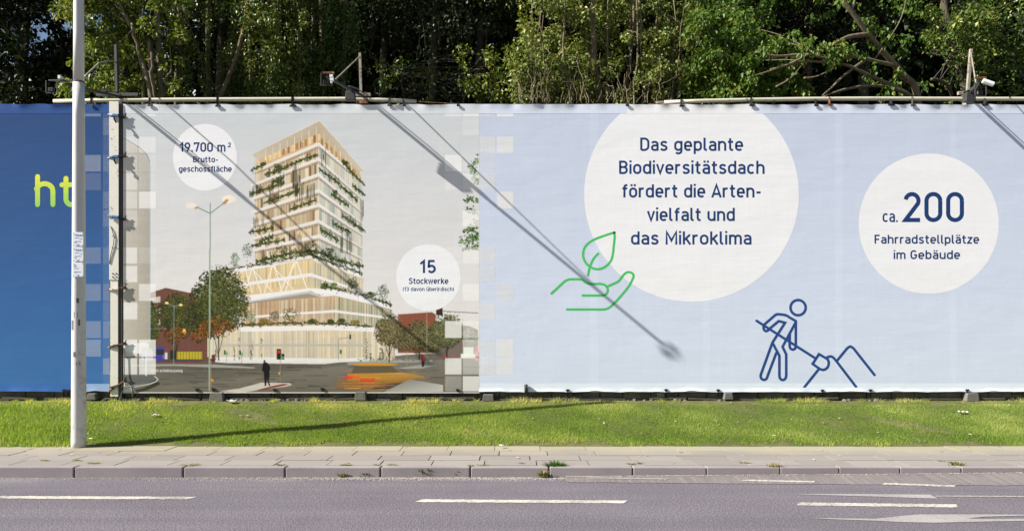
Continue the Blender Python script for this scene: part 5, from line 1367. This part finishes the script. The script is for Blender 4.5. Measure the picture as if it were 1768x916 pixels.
def alongs(lst, n, off, rad, cnt, tb):
    out = []
    for pts, _, _ in lst:
        for _ in range(n):
            p = random.choice(pts[len(pts)//4:]); r = rad*U(.6,1.2); out.append(((p.x+U(-off,off), p.y-U(0,.3), p.z+U(-off*.8,off)), (r, r*.8, r*.8), int(cnt*U(.5,1.3)), tb+U(-.1,.15)))
    return out
make_tree(V(1590,170,2.6).x, 2.6, 'bright green tree with a leaning trunk and long bare branches arching left', 'leaf_bright', 'bark_pale', be,
    alongs(be[1:4], 8, .2, .12, 20, .5)+alongs(be[:1], 9, .3, .13, 22, .45)+cl_region(1195,1300,20,165,1.0,2.2,80,.19,64,.5)+cl_region(1290,1400,60,160,1.0,1.9,34,.16,48,.5)+cl_region(1400,1500,-50,40,2.2,3.4,9,.15,30,.45)+cl_region(1520,1620,-50,90,2.2,3.2,12,.18,34,.4)+cl_region(1490,1600,130,178,1.4,2.3,8,.13,26,.45)+cl_region(1250,1400,-60,10,2.2,3.4,24,.18,34,.35)+canopy(4,9.5,3.8,6,9.4,13,80), .092, 1.0, seed=30, twigs=6)
make_tree(V(1260,170,4.6).x, 4.6, 'dense mid green tree behind the right half of the big white disc', 'leaf_bright', 'bark_dark', [stem(1250,170,4.6,1240,-60,4.6,.1,.07), stem(1285,170,4.4,1330,-40,4.3,.06,.04)],
    cl_region(1190,1320,0,178,3.4,4.8,70,.26,40,.35)+canopy(3.5,7.5,3,6.5,9.5,13,60), .10, .8, seed=31)
# ivy tree at the right edge
make_tree(V(1660,170,3.4).x, 3.4, 'ivy covered tree with dark crooked branch behind the right hand floodlight', 'leaf_ivy', 'bark_dark',
    [arch([(1672,300,3.4),(1668,170,3.4),(1655,110,3.3),(1645,60,3.2),(1632,20,3.2),(1625,-60,3.2)], .09, .06), arch([(1655,96,3.0),(1640,97,2.9),(1615,95,2.8),(1600,92,2.8)], .04, .02), arch([(1645,172,2.4),(1638,150,2.2),(1622,139,2.0),(1608,137,1.9)], .03, .03)],
    cl_region(1600,1720,15,100,2.0,3.2,66,.17,46,.5)+cl_region(1650,1800,-60,120,2.4,3.6,70,.22,52,.4)+cl_region(1630,1760,110,178,2.2,3.2,36,.15,26,.35)+canopy(7.5,13,2,6,8.5,13,70), .08, .6, seed=40)
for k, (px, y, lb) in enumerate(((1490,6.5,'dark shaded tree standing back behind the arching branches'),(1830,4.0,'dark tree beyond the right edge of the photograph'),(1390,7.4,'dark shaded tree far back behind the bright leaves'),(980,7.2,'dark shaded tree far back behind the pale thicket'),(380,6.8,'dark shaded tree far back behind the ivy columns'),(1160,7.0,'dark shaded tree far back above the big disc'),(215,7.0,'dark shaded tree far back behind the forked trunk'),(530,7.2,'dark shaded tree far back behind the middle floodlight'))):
    make_tree(V(px,170,y).x, y, lb, 'leaf_shade', 'bark_dark', [stem(px,170,y,px+10,-60,y,.14,.1)],
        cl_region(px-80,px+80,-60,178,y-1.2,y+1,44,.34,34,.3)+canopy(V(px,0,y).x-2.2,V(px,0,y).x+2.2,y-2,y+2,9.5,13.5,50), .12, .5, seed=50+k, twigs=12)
# the wood behind: one mass
r = np.random.default_rng(99); cls = []
for _ in range(3400):
    x = r.uniform(-28, 28); y = r.uniform(9, 15); z = r.uniform(1.2, 14)
    c = V(0,0)
    zmax = 9.9+.5*math.sin(x*2) if -19 < x < -10.6 else 14
    if z > zmax: continue
    cls.append(((x, y, z), (1.2, .9, .95), 50, .25))
wood = leaf_cloud('wood', 'leaf_shade', None, cls, .44, .3, 98)
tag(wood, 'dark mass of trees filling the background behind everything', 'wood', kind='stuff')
# understorey hiding the ground behind the fence
cls = []
for _ in range(260): cls.append(((r.uniform(-22,22), r.uniform(1.2,6), r.uniform(.8,4.6)), (.6,.5,.5), 46, .35))
tag(leaf_cloud('undergrowth', 'leaf_ivy', None, cls, .13, .5, 97), 'leafy undergrowth growing behind the banners', 'undergrowth', kind='stuff')
